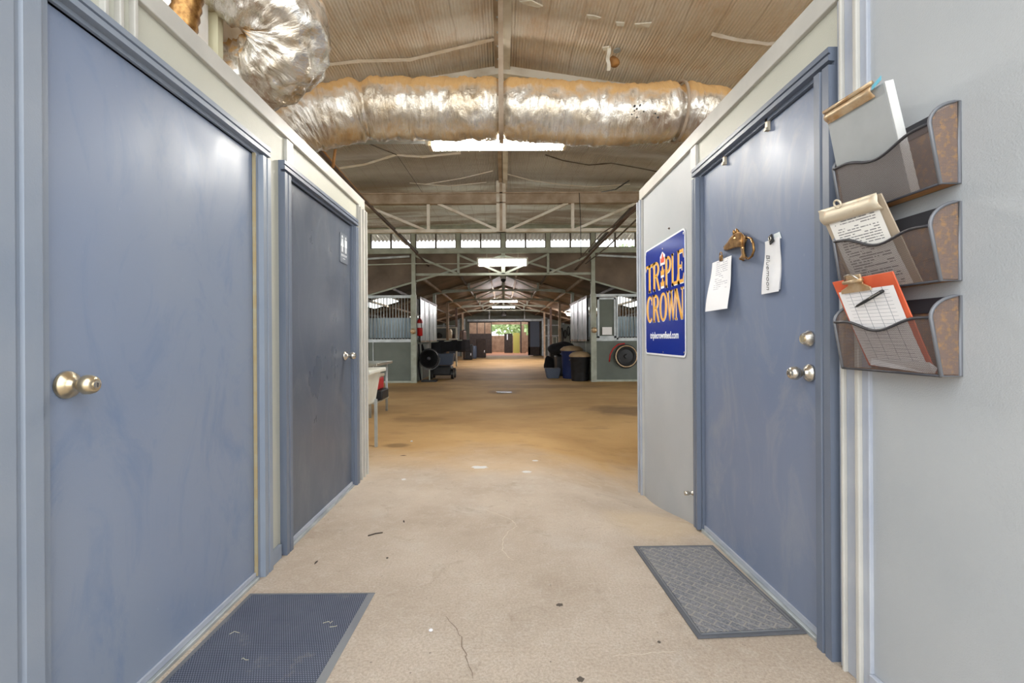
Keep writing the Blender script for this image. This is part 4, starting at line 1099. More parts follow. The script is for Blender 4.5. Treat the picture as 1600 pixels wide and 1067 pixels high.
# ------------------------------------------------------------ clerestory wall
YW = 11.7; A = 2.34; RS_ = 3.36
zs0, zs1 = tz(396, YW), tz(388, YW); zh0, zh1 = tz(365, YW), 4.2
cw_ = MB()
cw_.box(-6.9, 6.9, YW-.05, YW+.05, zs0, zs1); cw_.box(-6.9, 6.9, YW-.05, YW+.05, zh0, zh1+.1)
xs = [(-6.9), -5.85, -4.68, -3.51, -2.34, -1.17, 0, 1.17, 2.34, 3.51, 4.68, 5.85, 6.9]
for x in xs: cw_.box(x-.055, x+.055, YW-.05, YW+.05, zs1, zh0)
clw = cw_.build('wall_clerestory', 'steel_grey', kind='structure')
k = 0
for a, c in zip(xs, xs[1:]):
    if a < -5 or c > 5: continue
    k += 1
    e = empty('window_%d' % k, ((a+c)/2, YW, zs1), None, None); e['kind'] = 'structure'
    a0, c0 = a+.055, c-.055; m_ = (a0+c0)/2
    b = MB(); b.box(m_-.02, m_+.02, YW-.03, YW+.03, zs1, zh0); b.box(a0, a0+.02, YW-.03, YW+.03, zs1, zh0); b.box(c0-.02, c0, YW-.03, YW+.03, zs1, zh0)
    b.box(a0, c0, YW-.03, YW+.03, zs1, zs1+.02); b.build('window_frame', 'steel_dark', e)
    MB().box(a0+.02, m_-.02, YW+.00, YW+.004, zs1+.02, zh0).build('pane', 'clear_glass', e); MB().box(m_+.02, c0-.02, YW-.01, YW-.006, zs1+.02, zh0).build('pane', 'clear_glass', e)
b = MB()
for s in (-1, 1): b.prism([(0, RS_-.02), (s*6.4, RS_-.29*6.4-.02), (s*6.4, zs0), (0, zs0)], Matrix(((1, 0, 0, 0), (0, 0, 1, 0), (0, 1, 0, 0), (0, 0, 0, 1))), YW, YW+.03)
b.build('gable_infill', 'roof_brown', clw)
# corrugated overhang outside the clerestory
b = MB(); b.grid(lambda u, v: Vector((-5+10*u, YW+.12+1.0*v, 4.06-.12*v+.025*math.sin(2*PI*(-5+10*u)/.11))), 700, 2)
b.build('roof_overhang', 'roof_tin', kind='structure', solid=.002)
# ------------------------------------------------------------ stable roof and structure
RS, PS = 3.36, .29
def srz(x): return RS-PS*abs(x)
b = MB()
for s in (-1, 1):
    b.grid(lambda u, v: Vector((s*6.4*u, YW+.06+20.6*v, srz(6.4*u)+.04+.012*math.sin(2*PI*30.3*v/1.2)*0)), 2, 8)
sr = b.build('ceiling_stable', 'roof_brown', kind='structure', solid=.03)
for i in range(1, 15):  # purlins under the stable roof
    for s in (-1, 1):
        x = s*.85*((i-1) % 7+.5)
        if i <= 7: MB().box(x-.03, x+.03, YW+.1, 30, srz(x)-.05, srz(x)+.02).build('purlin', 'steel_dusty' if i % 2 else 'steel_dark', sr)
for s, yy in ((-1, 13.0), (1, 13.2), (-1, 20), (1, 17.5)):  # translucent roof panels
    b = MB(); b.face([(s*3.4, yy, srz(3.4)-.0), (s*4.2, yy, srz(4.2)), (s*4.2, yy+1.6, srz(4.2)), (s*3.4, yy+1.6, srz(3.4))])
    b.build('skylight_panel', mat('skylight', (240, 246, 240), .6, emit=2.2) if 'skylight' not in M else 'skylight', sr)
BAY = [YW, 15.2, 18.7, 22.2, 25.7]
ORD = ['nearest', 'second', 'third', 'fourth', 'farthest']
for i, Y in enumerate(BAY):
    e = empty('roof_truss', (0, Y, 2.8), '%s of the five light steel trusses across the stable aisle' % ORD[i], 'truss')
    zc = 2.82 if i == 0 else 2.78
    MB().box(-A, A, Y-.025, Y+.025, zc-.03, zc+.03).build('bottom_chord', 'steel_grey', e)
    zt1 = zs0 if i == 0 else srz(1.17)
    for x in (-1.17, 0, 1.17):
        MB().bar((x, Y, zc), (x, Y, zs0 if i == 0 else srz(x)), .06 if x else .1, .05).build('vertical', 'steel_grey', e)
    for s in (-1, 1):
        if i == 0:
            MB().bar((s*1.17, Y, zs0-.03), (s*.05, Y, zc+.02), .045, .05).build('diagonal', 'steel_grey', e); MB().bar((s*A, Y, zs0-.03), (s*1.2, Y, zc+.02), .045, .05).build('diagonal', 'steel_grey', e)
        else:
            MB().bar((s*A, Y, srz(A)), (s*1.17, Y, zc), .045, .05).build('diagonal', 'steel_grey', e) if i > 0 else None
            MB().bar((s*.1, Y, srz(.1)-.05), (s*1.17, Y, zc), .04, .04).build('diagonal', 'steel_grey', e)
        MB().bar((0, Y+.06, srz(0)-.02), (s*6.2, Y+.06, srz(6.2)-.02), .05, .09).build('rafter', 'steel_grey' if i == 0 else 'steel_dusty', e)
    for s, side in ((-1, 'left'), (1, 'right')):
        top = zs0 if i == 0 else srz(A)
        w = .05
        MB().box(s*A-w, s*A+w, Y-.05, Y+.05, 0, top).build('steel_post', 'steel_grey' if i < 2 else 'pipe_brown' if i == 3 else 'steel_dusty', label='%s steel post on the %s of the stable aisle' % (ORD[i], side), cat='post')
# lower ties seen either side of the nearest truss
for s, side in ((-1, 'left'), (1, 'right')):
    MB().bar((s*(A+.08), YW-.1, zs0-.08), (s*6, YW-.1, zs0-.28), .04, .05).build('eave_tie', 'steel_galv', label='sloping galvanised tie bar %s of the clerestory truss' % side, cat='tie bar')
    # knee bracket just below the truss 1 chord, leading to the window wall
    MB().bar((s*2.5, YW-.06, zs1+.1), (s*2.9, YW-.9, 4.0), .05, .04).build('window_bracket', 'steel_cream', label='short pale bracket at the %s end of the window row' % side, cat='bracket')

# stall rows
def side_wall(s, name):
    b = MB(); n = 260
    b.grid(lambda u, v: Vector((s*(6.0+.02*math.sin(2*PI*u*18.3/.25)), YW+.1+18.2*u, 2.0*v)), 400, 1)
    return b.build(name, 'corrugated_blue', kind='structure', solid=.01)
side_wall(-1, 'wall_stable_left'); side_wall(1, 'wall_stable_right')
# cross aisle outer walls with tall openings
for s, nm in ((-1, 'wall_aisle_left'), (1, 'wall_aisle_right')):
    b = MB(); x0, x1 = sorted((s*6.6, s*6.7)); b.box(x0, x1, 3.0, 5.2, -.05, 3.15); b.box(x0, x1, 9.4, YW, -.05, 3.8); b.box(x0, x1, 5.2, 9.4, 2.9, 3.4)
    b.build(nm, 'wall_grey', kind='structure')
def stall(s, side):
    """row of stalls from the aisle face at |x| = A to 5.9, y from YW to 15.2"""
    e = empty('horse_stall', (s*4.1, YW, 0), '%s horse stall with barred grille and grey-green lower boards' % side, 'stall')
    X0, X1 = sorted((s*A, s*5.9)); zt, zg = 2.24, 1.09
    MB().box(X0, X1, YW-.02, YW+.02, .03, zg).build('lower_board', 'stall_green', e)
    MB().box(X0, X1, YW-.03, YW+.03, 0, .05).build('bottom_rail', 'steel_grey', e)
    MB().box(X0, X1, YW-.04, YW+.04, zg-.03, zg+.05).build('middle_rail', 'steel_galv', e)
    MB().box(X0, X1, YW-.04, YW+.04, zt-.03, zt+.04).build('top_rail', 'steel_galv', e)
    MB().box(s*A-.07, s*A+.07, YW-.08, YW+.02, 0, zt+.05).build('corner_post', 'steel_grey', e)
    x = A+.62 if s > 0 else A+.16
    stop = 5.8
    while x < stop:
        MB().tube([(s*x, YW, zg+.04), (s*x, YW, zt-.02)], .012, 8).build('bar', 'steel_galv', e, smooth=True); x += .078
    if s > 0:
        b = MB(); xa, xb = A+.10, A+.58; b.box(xa, xa+.05, YW-.06, YW-.02, zg+.05, zt-.05); b.box(xb-.05, xb, YW-.06, YW-.02, zg+.05, zt-.05)
        b.box(xa, xb, YW-.06, YW-.02, zt-.10, zt-.05); b.box(xa, xb, YW-.06, YW-.02, zg+.05, zg+.10); b.build('door_frame', 'steel_galv', e)
        MB().box(xa, xb, YW-.03, YW-.01, zg+.06, zt-.06).build('door_panel', 'stall_green', e)
        MB().box(A+.60, A+.645, YW-.04, YW+.03, zg, zt).build('stile', 'steel_galv', e)
    else:
        MB().box(s*3.58-.04, s*3.58+.04, YW-.05, YW+.03, 0, zt).build('stile', 'steel_grey', e)
        MB().box(s*3.4-.01, s*3.4+.01, YW-.045, YW+.0, 0, zg).build('stile', 'steel_galv', e)
    # aisle side
    MB().box(s*A-.02, s*A+.02, YW+.05, 15.15, .0, 1.12).build('side_board', 'stall_green', e)
    MB().box(s*A-.015, s*A+.015, YW+.05, YW+.45, 1.12, zt).build('side_panel', 'stall_metal', e)
    MB().box(min(s*A, s*(A-.10)), max(s*A, s*(A-.10)), YW+.35, 15.15, zt-.02, zt+.05).build('door_track', 'steel_dark', e)
    for (ya, yb) in ((12.1, 13.5), (13.62, 15.0)):
        d = MB(); xa, xb = sorted((s*(A-.09), s*(A-.05))); d.box(xa, xb, ya, yb, 1.08, zt-.01)
        dd = d.build('sliding_shutter', 'stall_metal', e)
        for yy in (ya, (ya+yb)/2, yb-.05): MB().box(xa-.012, xb+.012, yy, yy+.05, 1.06, zt).build('shutter_stile', 'steel_galv', dd)
        MB().box(xa-.01, xb+.01, ya, yb, 1.05, 1.10).build('shutter_rail', 'steel_dusty', dd)
    for yy in (12.6, 14.1): MB().box(s*A-.03, s*A+.03, yy, yy+.06, 0, 1.1).build('side_stud', 'steel_grey', e)
    # back of the stall
    b = MB(); b.grid(lambda u, v: Vector((s*(A+.1+3.4*u), 15.1+.02*math.sin(2*PI*u*3.4/.13), 1.18+.68*v)), 260, 1); b.build('back_sheet', 'corrugated_blue', e)
    MB().box(X0+.05, X1, 15.12, 15.16, 0, 1.2).build('back_boards', 'dark_wood', e)
stall(-1, 'left'); stall(1, 'right')
def ball_knob(s, lab):
    e = MB().lathe([(.0, 0), (.05, .02), (.075, .06), (.07, .1), (.03, .13)], (s*A, YW-.08, 1.40-.06), (0, -1, 0), 18).build('rope_coil', 'clip_steel', smooth=True, label=lab, cat='coil')
ball_knob(-1, 'tan round coil fixed to the left stall corner post'); ball_knob(1, 'tan round coil fixed to the right stall corner post')
MB().box(2.56, 2.81, YW-.075, YW-.065, 1.22, 1.42).build('stall_card', 'paper_notice', label='white information sheet on the right stall door', cat='notice')

# fire extinguisher
e = empty('fire_extinguisher', (-2.24, 12.0, 1.22), 'red fire extinguisher hung on the left stall corner', 'fire extinguisher')
MB().lathe([(.06, 0), (.072, .015), (.072, .38), (.055, .43), (.025, .46), (.022, .49)], (-2.24, 11.98, 1.22), (0, 0, 1), 20).build('cylinder', 'red_gloss', e, smooth=True)
MB().lathe([(.073, .22), (.0735, .22), (.0735, .34), (.073, .34)], (-2.24, 11.98, 1.22), (0, 0, 1), 20).build('label_band', 'paper', e)
b = MB(); b.box(-2.26, -2.22, 11.9, 12.04, 1.71, 1.73); b.bar((-2.24, 11.98, 1.73), (-2.24, 11.85, 1.79), .02, .01); b.build('handle', 'black_plastic', e)
MB().tube([(-2.24, 11.93, 1.70), (-2.19, 11.9, 1.6), (-2.18, 11.92, 1.42)], .01, 8).build('nozzle_hose', 'black_plastic', e)
# halters and lead rope hanging low on the stall corner
for (x, y, lab) in ((-2.27, 11.98, 'dark lead rope hanging down the left stall corner below the extinguisher'), (-2.25, 12.35, 'black looped lead rope hanging behind the first one')):
    MB().tube([(x, y, 1.0), (x+.02, y-.04, .75), (x-.01, y, .5), (x+.02, y-.03, .25), (x+.06, y-.05, .04)] if y < 12.2 else [(x, y, 1.0), (x+.08, y, .7), (x+.1, y, .45), (x+.06, y, .42), (x+.02, y, .7), (x, y, .98)], .022, 8).build('lead_rope', 'black_cloth', smooth=True, label=lab, cat='rope')
# drum fan
fc = W3(671, 560, 12.0); e = empty('drum_fan', (fc.x, fc.y, 0), 'round black drum fan on a looped stand by the left stall', 'fan')
N = 32
MB().tube([fc+Vector((.25*math.cos(2*PI*k/N), 0, .25*math.sin(2*PI*k/N))) for k in range(N)], .022, 8, closed=True).build('rim', 'black_plastic', e, smooth=True)
MB().lathe([(.25, -.1), (.25, .1), (.235, .1), (.235, -.1)], fc, (0, 1, 0), 32).build('drum', 'black_plastic', e, smooth=False)
for r in (.05, .09, .13, .17, .21):
    MB().tube([fc+Vector((r*math.cos(2*PI*k/N), -.11, r*math.sin(2*PI*k/N))) for k in range(N)], .004, 6, closed=True).build('guard_ring', 'wire_dark', e)
MB().lathe([(.05, -.12), (.06, -.05), (.06, .05)], fc, (0, 1, 0), 16).build('motor', 'wire_dark', e, smooth=True)
for k in range(5):
    a = 2*PI*k/5; d = Vector((math.cos(a), 0, math.sin(a))); t_ = Vector((-math.sin(a), .5, math.cos(a)))
    b = MB(); b.face([fc+d*.05-t_*.03, fc+d*.2-t_*.06, fc+d*.2+t_*.06, fc+d*.05+t_*.03]); b.build('blade', 'wire_dark', e, solid=.004)
MB().tube([fc+Vector((.28*math.cos(a), 0, .30*math.sin(a))) for a in [PI*.02-PI*1.04*k/20 for k in range(21)]], .012, 8).build('yoke', 'wire_grey', e, smooth=True)
MB().tube([fc+Vector((0, 0, -.3)), (fc.x, fc.y, .03)], .018, 8).build('stand', 'steel_grey', e)
MB().box(fc.x-.2, fc.x+.2, fc.y-.15, fc.y+.15, 0, .04).build('foot', 'black_plastic', e)
# low cart, grey bin
e = empty('low_cart', (-1.72, 12.9, 0), 'low black utility cart with fat wheels parked by the left stall', 'cart')
b = MB(); b.box(-2.05, -1.5, 12.7, 13.3, .10, .36); b.build('tray', 'black_plastic', e, bevel=.04)
for (x, y) in ((-1.46, 12.75), (-1.46, 13.25), (-2.06, 13.25), (-2.06, 12.75)):
    w_ = MB().lathe([(.06, 0), (.14, 0), (.14, .07), (.06, .07)], (x-.035, y, .14), (1, 0, 0), 20).build('wheel', 'black_plastic', e); MB().lathe([(.05, -.005), (.05, .076)], (x-.035, y, .14), (1, 0, 0), 12).build('hub', 'steel_grey', w_)
b = MB(); b.prism([(-.22, 0), (.22, 0), (.28, .34), (-.28, .34)], frame_m((-1.74, 13.5, .37), (1, 0, 0), (0, 0, 1)), 0, .4)
b.build('feed_bin', 'slate_plastic', label='blue-grey plastic bin on the black cart behind the drum fan', cat='bin', bevel=.02)
# black horse blanket over a swing rack
e = empty('blanket_rack', (-2.2, 13.8, 1.02), 'swing-out rack bar holding the black horse blanket', 'rack')
MB().tube([(-2.28, 13.6, 1.04), (-1.33, 14.3, 1.10)], .015, 8).build('arm', 'steel_grey', e)
b = MB()
def bl(u, v):
    p = Vector((-2.2, 13.66, 1.045)).lerp(Vector((-1.36, 14.28, 1.105)), u); a = (v-.5)*2
    sag = .40-.08*u+.02*math.sin(9*u)
    return p+Vector((.05*a*.6, -.08*a, .012-abs(a)**1.3*sag))+Vector((0, .02*math.sin(14*u+4*a), 0))
b.grid(bl, 30, 16); b.build('horse_blanket', 'black_cloth', smooth=True, label='black horse blanket draped over the swing rack on the left', cat='blanket', solid=.012)

# tall things further along the left
e = empty('grooming_partition', (-2.75, 18.75, 0), 'grey partition with a white framed shelf in the left bay behind the blanket', 'partition')
MB().box(-3.5, -1.98, 18.940, 18.980, .2, 1.12).build('panel', 'slate_plastic', e); MB().box(-3.5, -1.95, 18.800, 18.980, 1.1, 1.17).build('shelf', 'white_plastic', e)
MB().box(-2.03, -1.97, 18.900, 18.980, 0, 1.62).build('upright', 'white_plastic', e); MB().box(-3.5, -1.97, 18.900, 18.960, 1.6, 1.65).build('top_rail', 'white_plastic', e)
MB().box(-3.5, -2.0, 18.965, 18.975, 1.17, 1.6).build('back', 'wall_grey', e)
def sack(x, y, z, rx, ry, h, name, m, label, cat, seed=0):
    b = MB(); bmesh.ops.create_icosphere(b.b, subdivisions=3, radius=1)
    for v in b.b.verts:
        k = 1+.22*noise.noise(v.co*1.6+Vector((seed, 0, 0)))
        v.co = Vector((v.co.x*rx*k, v.co.y*ry*k, max(-.9, v.co.z*k)*h/2))
    zmin = min(v.co.z for v in b.b.verts)
    bmesh.ops.translate(b.b, verts=b.b.verts[:], vec=(x, y, z-zmin)); return b.build(name, m, smooth=True, label=label, cat=cat)
sack(-2.72, 18.85, 1.17, .14, .08, .26, 'helmet', 'black_plastic', 'black riding helmet on the left bay shelf', 'helmet', 1)
sack(-2.25, 18.85, 1.17, .10, .08, .42, 'folded_cloth', 'clip_cream', 'cream bundle of cloth on the left bay shelf beside the helmet', 'cloth', 3)
sack(-2.1, 18.86, 1.17, .07, .06, .2, 'bottle', 'dark_wood', 'small dark jar at the end of the left bay shelf', 'jar', 5)
def coat(x, y, z, w, h, m, label):
    b = MB(); b.grid(lambda u, v: Vector((x+w*(u-.5)*(1+.3*(1-v)), y-.09*math.sin(PI*u)-.02*math.sin(12*u), z-h*(1-v))), 12, 8)
    b.build('hanging_coat', m, smooth=True, label=label, cat='coat', solid=.02)
coat(-1.99, 21.9, 1.55, .3, .8, 'pipe_brown', 'brown halter bundle hanging on the fourth left post')
MB().box(-2.0, -1.9, 21.95, 22.1, .2, 1.6).build('tack_board', 'dark_wood', label='dark narrow board on the fourth left post', cat='board')
coat(-1.9, 21.6, 1.12, .5, .6, 'black_cloth', 'black saddle pad hanging left of the far aisle')
for i, (x, y, w, h, m, lab) in enumerate(((-1.95, 24.5, .5, .85, 'black_plastic', 'black tack trunk stood on end beyond the blanket'), (-1.35, 27.0, .55, 1.15, 'dark_wood', 'dark brown wooden cabinet near the end wall on the left'), (-1.75, 26.0, .35, .75, 'slate_plastic', 'grey barrel between the black trunk and brown cabinet'))):
    e = empty('storage_cabinet' if i != 2 else 'barrel', (x, y, 0), lab, 'cabinet' if i != 2 else 'barrel')
    if i == 2: MB().lathe([(.15, 0), (.18, .1), (.19, .4), (.18, .7), (.15, .75)], (x, y, 0), (0, 0, 1), 18).build('body', m, e, smooth=True)
    else:
        MB().box(x-w/2, x+w/2, y-.25, y+.25, .03, h).build('body', m, e, bevel=.02); MB().box(x-w/2+.03, x+w/2-.03, y-.27, y-.25, .08, h-.06).build('door', m, e)
        MB().box(x+w/2-.1, x+w/2-.06, y-.29, y-.27, h*.3, h*.3+.12).build('handle', 'paper', e)

# ---- right side things
def trash_can(x, y, m, lidm, label, h=.70, r=.26):
    e = empty('trash_can', (x, y, 0), label, 'trash can')
    MB().lathe([(r*.82, 0), (r*.84, .02), (r*.97, h-.06), (r, h-.05), (r*1.02, h)], (x, y, 0), (0, 0, 1), 28).build('body', m, e, smooth=True)
    MB().lathe([(r*1.08, h-.02), (r*1.1, h+.01), (r*1.0, h+.05), (r*.75, h+.10), (r*.3, h+.125), (.01, h+.13)], (x, y, 0), (0, 0, 1), 28).build('lid', lidm, e, smooth=True)
    for s in (-1, 1): MB().box(x+s*r*.95-.03, x+s*r*.95+.03, y-.06, y+.06, h-.12, h-.09).build('handle', m, e)
    return e
trash_can(2.03, 11.98, 'black_plastic', 'lid_beige', 'black round trash can with a dusty tan lid at the right stall corner', .66)
trash_can(1.93, 12.75, 'blue_plastic', 'lid_beige', 'blue barrel with a dusty flat lid right behind the black can', .80, .30)
b = MB(); b.prism([(-.16, 0), (.16, 0), (.22, .28), (-.22, .28)], frame_m((1.40, 12.9, 0), (1, 0, 0), (0, 0, 1)), -.2, .2)
b.build('storage_tub', 'slate_plastic', label='small slate grey tub on the floor left of the blue barrel', cat='tub', bevel=.015)
sack(1.82, 13.9, .60, .42, .5, .45, 'tarp_heap', 'black_cloth', 'black tarp heaped over feed behind the blue barrel', 'tarp', 7)
b = MB(); b.box(1.60, 2.10, 13.5, 14.3, 0, .60); b.build('feed_crate', 'black_plastic', label='black crate under the heaped tarp', cat='crate', bevel=.03)
sack(1.50, 14.75, 0, .18, .2, .6, 'black_bag', 'black_cloth', 'black bag slumped on the floor beside the tarp crate', 'bag', 9)
e = empty('utility_stand', (2.02, 17.8, 0), 'cream topped black machine standing between the right aisle posts', 'machine')
MB().box(1.82, 2.25, 17.6, 18.1, .12, .72).build('body', 'black_plastic', e, bevel=.04); MB().box(1.84, 2.23, 17.6, 18.1, .72, .86).build('top', 'clip_cream', e, bevel=.03)
for x in (1.9, 2.16): MB().lathe([(.13, 0), (.13, .08)], (x-.04, 17.58, .13), (1, 0, 0), 16).build('wheel', 'black_plastic', e)
MB().tube([(1.95, 17.8, .86), (1.95, 17.8, 1.2), (2.1, 17.8, 1.2), (2.1, 17.8, .86)], .012, 8).build('handle', 'white_plastic', e)
e = empty('tack_board', (2.85, 19.4, .9), 'grey tack board hung with bridles on the right behind the shutters', 'tack board')
MB().box(2.45, 3.3, 19.4, 19.43, 0, 1.75).build('board', 'wall_grey', e)
for k, (x, z, l) in enumerate(((2.52, 1.6, .75), (2.66, 1.5, .35), (2.8, 1.66, .4), (2.92, 1.45, .5), (3.05, 1.6, .35), (3.12, 1.3, .5))):
    b = MB(); b.tube([(x+.05*math.cos(a)+.0, 19.36, z-l/2+l/2*math.sin(a)) for a in [2*PI*j/14 for j in range(14)]], .02, 6, closed=True)
    b.build('bridle', 'black_cloth', smooth=True, label=['long black bridle at the left edge of the tack board', 'short black bridle second from left on the tack board', 'black bridle hung highest on the tack board', 'black bridle fourth from left on the tack board', 'black bridle fifth from left on the tack board', 'black bridle lowest at the right edge of the tack board'][k], cat='bridle')
e = empty('bay_lamp', (3.25, 22, 2.3), 'bright white bulb lamp in the right bay beyond the shutters', 'lamp')
MB().lathe([(.05, .12), (.16, .06), (.18, 0)], (3.25, 22, 2.38), (0, 0, 1), 18).build('shade', 'white_gloss', e); MB().lathe([(.1, -.12), (.16, -.06), (.16, 0), (.1, .03)], (3.25, 22, 2.38), (0, 0, 1), 18).build('bulb', 'lamp_tube_far', e, smooth=True)
# hose reel on the right stall
e = empty('hose_reel', (3.17, YW-.12, .67), 'black wound hose coil with a hanging red hose on the right stall boards', 'hose')
for k in range(5): MB().tube([(3.17+(.20+.024*k)*math.cos(a), YW-.10-.02*(k % 2), .66+(.20+.024*k)*math.sin(a)) for a in [2*PI*j/32 for j in range(32)]], .017, 8, closed=True).build('hose_coil', 'black_plastic' if k != 3 else 'clip_steel', e, smooth=True)
MB().lathe([(.2, 0), (.2, .05), (.06, .06), (.05, .12)], (3.17, YW-.04, .66), (0, -1, 0), 24).build('drum', 'black_plastic', e)
MB().tube([(3.12, YW-.15, .99), (2.95, YW-.15, .97), (2.82, YW-.15, .86), (2.74, YW-.15, .70), (2.72, YW-.15, .52)], .018, 8).build('red_hose', 'red_hose', e, smooth=True)

# ------------------------------------------------------------ end wall and far passage
YE = 30.0
oxl, oxr = -2.31, 1.97; oz = EYE+28*YE/F
b = MB(); b.box(-6.2, oxl, YE, YE+.12, 0, 3.4); b.box(oxr, 6.2, YE, YE+.12, 0, 3.4); b.box(oxl, oxr, YE, YE+.12, oz, 3.5)
we = b.build('wall_end', 'wall_sage', kind='structure')
b = MB()
for x in (-5, -4, -3.0, 3.0, 4.0, 5): b.box(x-.06, x+.06, YE-.06, YE, 0, 2.9-.1*abs(x)*0)
for z in (1.3, 2.0, 2.5): b.box(-6, oxl-.6, YE-.05, YE, z, z+.07); b.box(oxr+.8, 6, YE-.05, YE, z, z+.07)
b.build('stud', 'steel_galv', we)
MB().box(oxl-.1, oxr+.6, YE-.08, YE, oz, oz+.14).build('opening_header', 'steel_galv', we); MB().box(oxl-.1, oxr+.6, YE-.10, YE-.02, oz-.06, oz).build('door_track', 'dark_wood', we)
MB().box(2.54, 2.72, YE-.26, YE-.12, 0, 2.5).build('steel_post', 'steel_galv', label='pale square column right of the end wall opening', cat='post')
MB().box(-2.72, -2.55, YE-.26, YE-.12, 0, 2.5).build('steel_post', 'steel_galv', label='pale square column left of the end wall opening', cat='post')
for x, lab in ((-.95+.0, 'left'), (1.4, 'right')): MB().box(x-.04, x+.04, YE-.1, YE-.04, oz+.14, 3.2).build('hanger_post', 'steel_galv', label='%s hanger post above the end opening' % lab, cat='post')
e = empty('sliding_door', (2.2, YE-.15, 0), 'dark grey sliding door leaf standing right of the end opening', 'door')
MB().box(1.62, 2.45, YE-.2, YE-.13, .05, oz-.04).build('leaf', 'slate_plastic', e)
b = MB(); b.box(1.62, 1.76, YE-.22, YE-.12, .05, oz-.04); b.box(2.38, 2.45, YE-.22, YE-.12, .05, oz-.04); b.box(1.62, 2.45, YE-.22, YE-.12, .05, .6); b.build('stile', 'dark_wood', e)
e = empty('hanging_sign', (.02, 28.5, 2.6), 'small black square notice hung above the end opening', 'sign')
MB().box(-.13, .17, 28.5, 28.53, 2.57, 2.86).build('plate', 'black_plastic', e)
for z in (2.78, 2.70, 2.64): MB().box(-.07, .11, 28.49, 28.5, z, z+.03).build('text_line', 'paint_spot', e)
MB().tube([(.02, 28.5, 2.86), (.02, 28.5, 3.3)], .02, 8).build('hanger', 'steel_galv', e)
# beyond
b = MB(); b.box(-3.2, -3.1, 30.1, 40, 0, 2.9); wp = b.build('wall_passage_left', 'dark_wood', kind='structure')
MB().box(3.1, 3.2, 30.1, 40, 0, 2.9).build('wall_passage_right', 'dark_wood', kind='structure')
YB = 36.0
def X_(px, Y): return (px-CX)*Y/F
e = empty('far_stall', (X_(752, YB), YB, 0), 'dark brown far stall front with pinkish upper panes beyond the opening', 'stall')
MB().box(X_(733, YB), X_(768, YB), YB, YB+.08, 0, tz(521, YB)).build('lower_board', 'dark_wood', e)
for (a, c) in ((734, 744), (747, 756), (759, 767)): MB().box(X_(a, YB), X_(c, YB), YB, YB+.03, tz(519, YB), tz(511, YB)).build('upper_pane', 'tan_panel', e)
MB().box(X_(733, YB), X_(768, YB), YB-.02, YB+.05, tz(504, YB), tz(501, YB)).build('top_rail', 'dark_wood', e)
for x in (733, 745.5, 757.5, 768): MB().box(X_(x, YB)-.03, X_(x, YB)+.03, YB-.03, YB+.05, 0, tz(502, YB)).build('stile', 'dark_wood', e)
YC = 39.0
MB().box(X_(768, YC), 3.1, YC, YC+.05, 0, tz(524, YC)).build('low_wall', 'tan_panel', label='tan boarded half wall closing the lower part of the bright far opening', cat='partition')
MB().box(X_(788, YB), X_(801, YB), YB+.5, YB+.56, 0, tz(521, YB)).build('dark_door_leaf', 'dark_wood', label='dark brown half door with a white notice in the far opening', cat='door')
MB().box(X_(792, YB), X_(793.5, YB), YB+.46, YB+.5, tz(531, YB), tz(522, YB)).build('notice', 'paper', label='narrow white notice on the far dark door', cat='notice')
MB().box(X_(802, YB), X_(812, YB), YB+.3, YB+.36, 0, tz(520, YB)).build('yellow_gate', 'yellow_panel', label='olive yellow solid gate at the far right of the opening', cat='gate')
e = empty('pane_partition', (X_(815, YB), YB, 0), 'dark post partition with a pinkish pane right of the yellow gate', 'partition')
MB().box(X_(813, YB), X_(815, YB), YB, YB+.1, 0, 2.5).build('post', 'dark_wood', e); MB().box(X_(815, YB), X_(819, YB), YB, YB+.03, tz(519, YB), tz(508, YB)).build('pane', 'tan_panel', e); MB().box(X_(815, YB), X_(822, YB), YB, YB+.05, 0, tz(519, YB)).build('board', 'tan_panel', e)
MB().box(-3.1, X_(767, YC), YC, YC+.1, 0, 3.0).build('wall_far_left', 'tan_panel', kind='structure')
MB().box(-3.1, 3.1, 40, 40.1, tz(507, 40), 3.3).build('wall_far_header', 'tan_panel', kind='structure')
def bush(x, y, z, r, label, m='foliage', name='tree'):
    e = empty(name, (x, y, -.25), label, 'tree')
    MB().tube([(x, y, -.25), (x+.1, y, z-.5*r)], [.12, .07], 8).build('trunk', 'dark_wood', e)
    b = MB(); rnd = random.Random(int(x*100))
    for k in range(900):
        d = Vector((rnd.gauss(0, 1), rnd.gauss(0, 1), rnd.gauss(0, 1))).normalized()*r*rnd.uniform(.55, 1.05); c = Vector((x, y, z))+Vector((d.x*1.4, d.y, d.z*.8))
        a = Vector((rnd.uniform(-1, 1), rnd.uniform(-1, 1), rnd.uniform(-1, 1))).normalized()*r*.12; t2_ = a.cross(Vector((rnd.uniform(-1, 1), 1, rnd.uniform(-1, 1)))).normalized()*r*.08
        b.face([c-a, c+t2_, c+a, c-t2_])
    b.build('foliage', m, e)
bush(1.2, 47, 3.3, 2.4, 'sunlit green tree outside beyond the right of the far opening')
bush(-3.6, 51, 3.4, 2.4, 'pale green tree outside beyond the left of the far opening')
bush(7.0, 26, 4.9, 1.9, 'green tree top seen through the right clerestory windows')

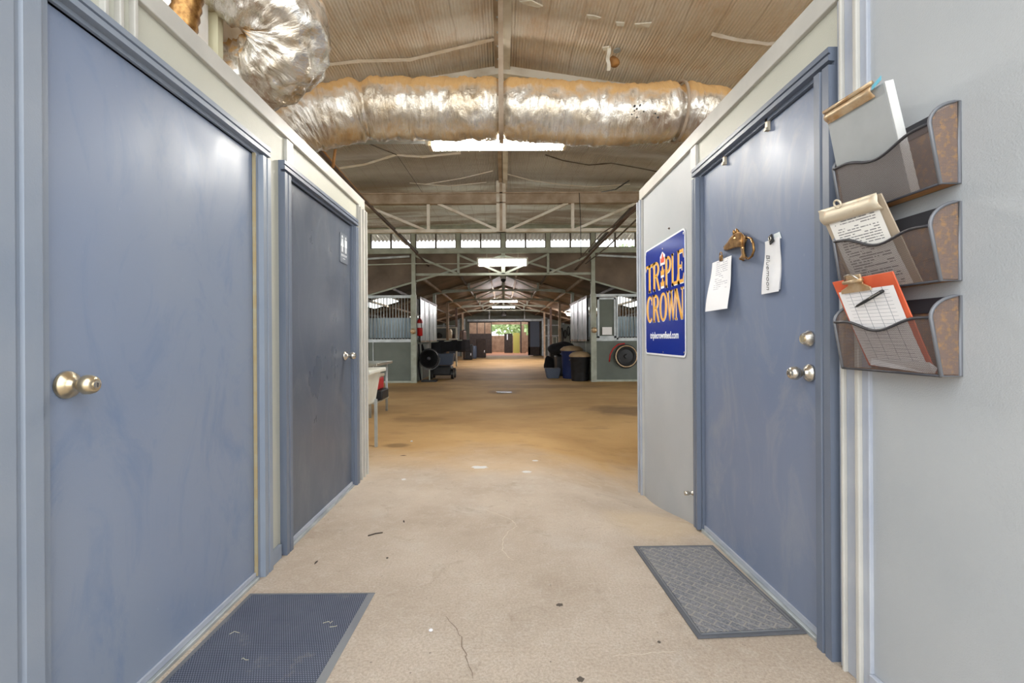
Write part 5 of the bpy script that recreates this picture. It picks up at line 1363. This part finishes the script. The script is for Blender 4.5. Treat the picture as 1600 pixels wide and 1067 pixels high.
# ------------------------------------------------------------ wash table, sink, cooler, drain
e = empty('steel_table', (-2.2, 6.9, 0), 'stainless steel work table behind the left wall end', 'table')
MB().box(-2.95, -1.80, 6.35, 7.25, .745, .785).build('tabletop', 'stainless', e, bevel=.004)
for (x, y) in ((-1.86, 7.1), (-1.93, 6.45), (-2.85, 7.1), (-2.85, 6.45)): MB().tube([(x, y, 0), (x, y, .745)], .02, 12).build('leg', 'steel_galv', e, smooth=True)
MB().box(-2.9, -1.84, 6.42, 7.15, .20, .225).build('shelf', 'stainless', e)
e = empty('cooler', (-2.05, 6.75, .2), 'red and white cooler on the lower shelf of the steel table', 'cooler')
MB().box(-2.45, -1.86, 6.6, 6.95, .38, .56).build('body', 'red_cooler', e, bevel=.02); MB().box(-2.46, -1.85, 6.59, 6.96, .56, .61).build('lid', 'clip_cream', e, bevel=.015)
MB().box(-2.5, -1.80, 6.62, 7.0, .228, .378).build('tool_case', 'black_plastic', label='black tool case under the red cooler on the table shelf', cat='case', bevel=.02)
MB().box(-2.4, -1.98, 6.44, 6.60, .228, .36).build('cardboard_box', 'brown_card', label='small cardboard box at the front of the table shelf', cat='box')
e = empty('utility_sink', (-1.6, 4.5, 0), 'white plastic utility sink on thin legs behind the left wall end', 'sink')
zz = fz(-1.3, 4.4)
mk = frame_m((-1.62, 4.25, 0), (1, 0, 0), (0, 0, 1))
MB().prism([(-.26, .46), (.26, .46), (.32, .80), (-.32, .80)], mk, -.5, .0).build('basin', 'white_plastic', e, bevel=.02)
MB().box(-1.98, -1.26, 4.22, 4.80, .79, .83).build('rim', 'white_plastic', e, bevel=.01)
for (x, y) in ((-1.345, 4.30), (-1.88, 4.30), (-1.345, 4.70), (-1.88, 4.70)): MB().bar((x, y, 0), (x+.0, y, .5), .028, .028).build('leg', 'steel_galv', e)
x, y = gpt(788, 613)
e = empty('floor_drain', (x, y, 0), 'rusty slotted drain grate set in the middle of the barn floor', 'drain')
MB().box(x-.16, x+.16, y-.16, y+.16, .0015, .005).build('pit', 'black_plastic', e)
for k in range(10): MB().box(x-.15+.0315*k, x-.15+.0315*k+.014, y-.15, y+.15, .005, .010).build('grate_bar', 'pebble', e)
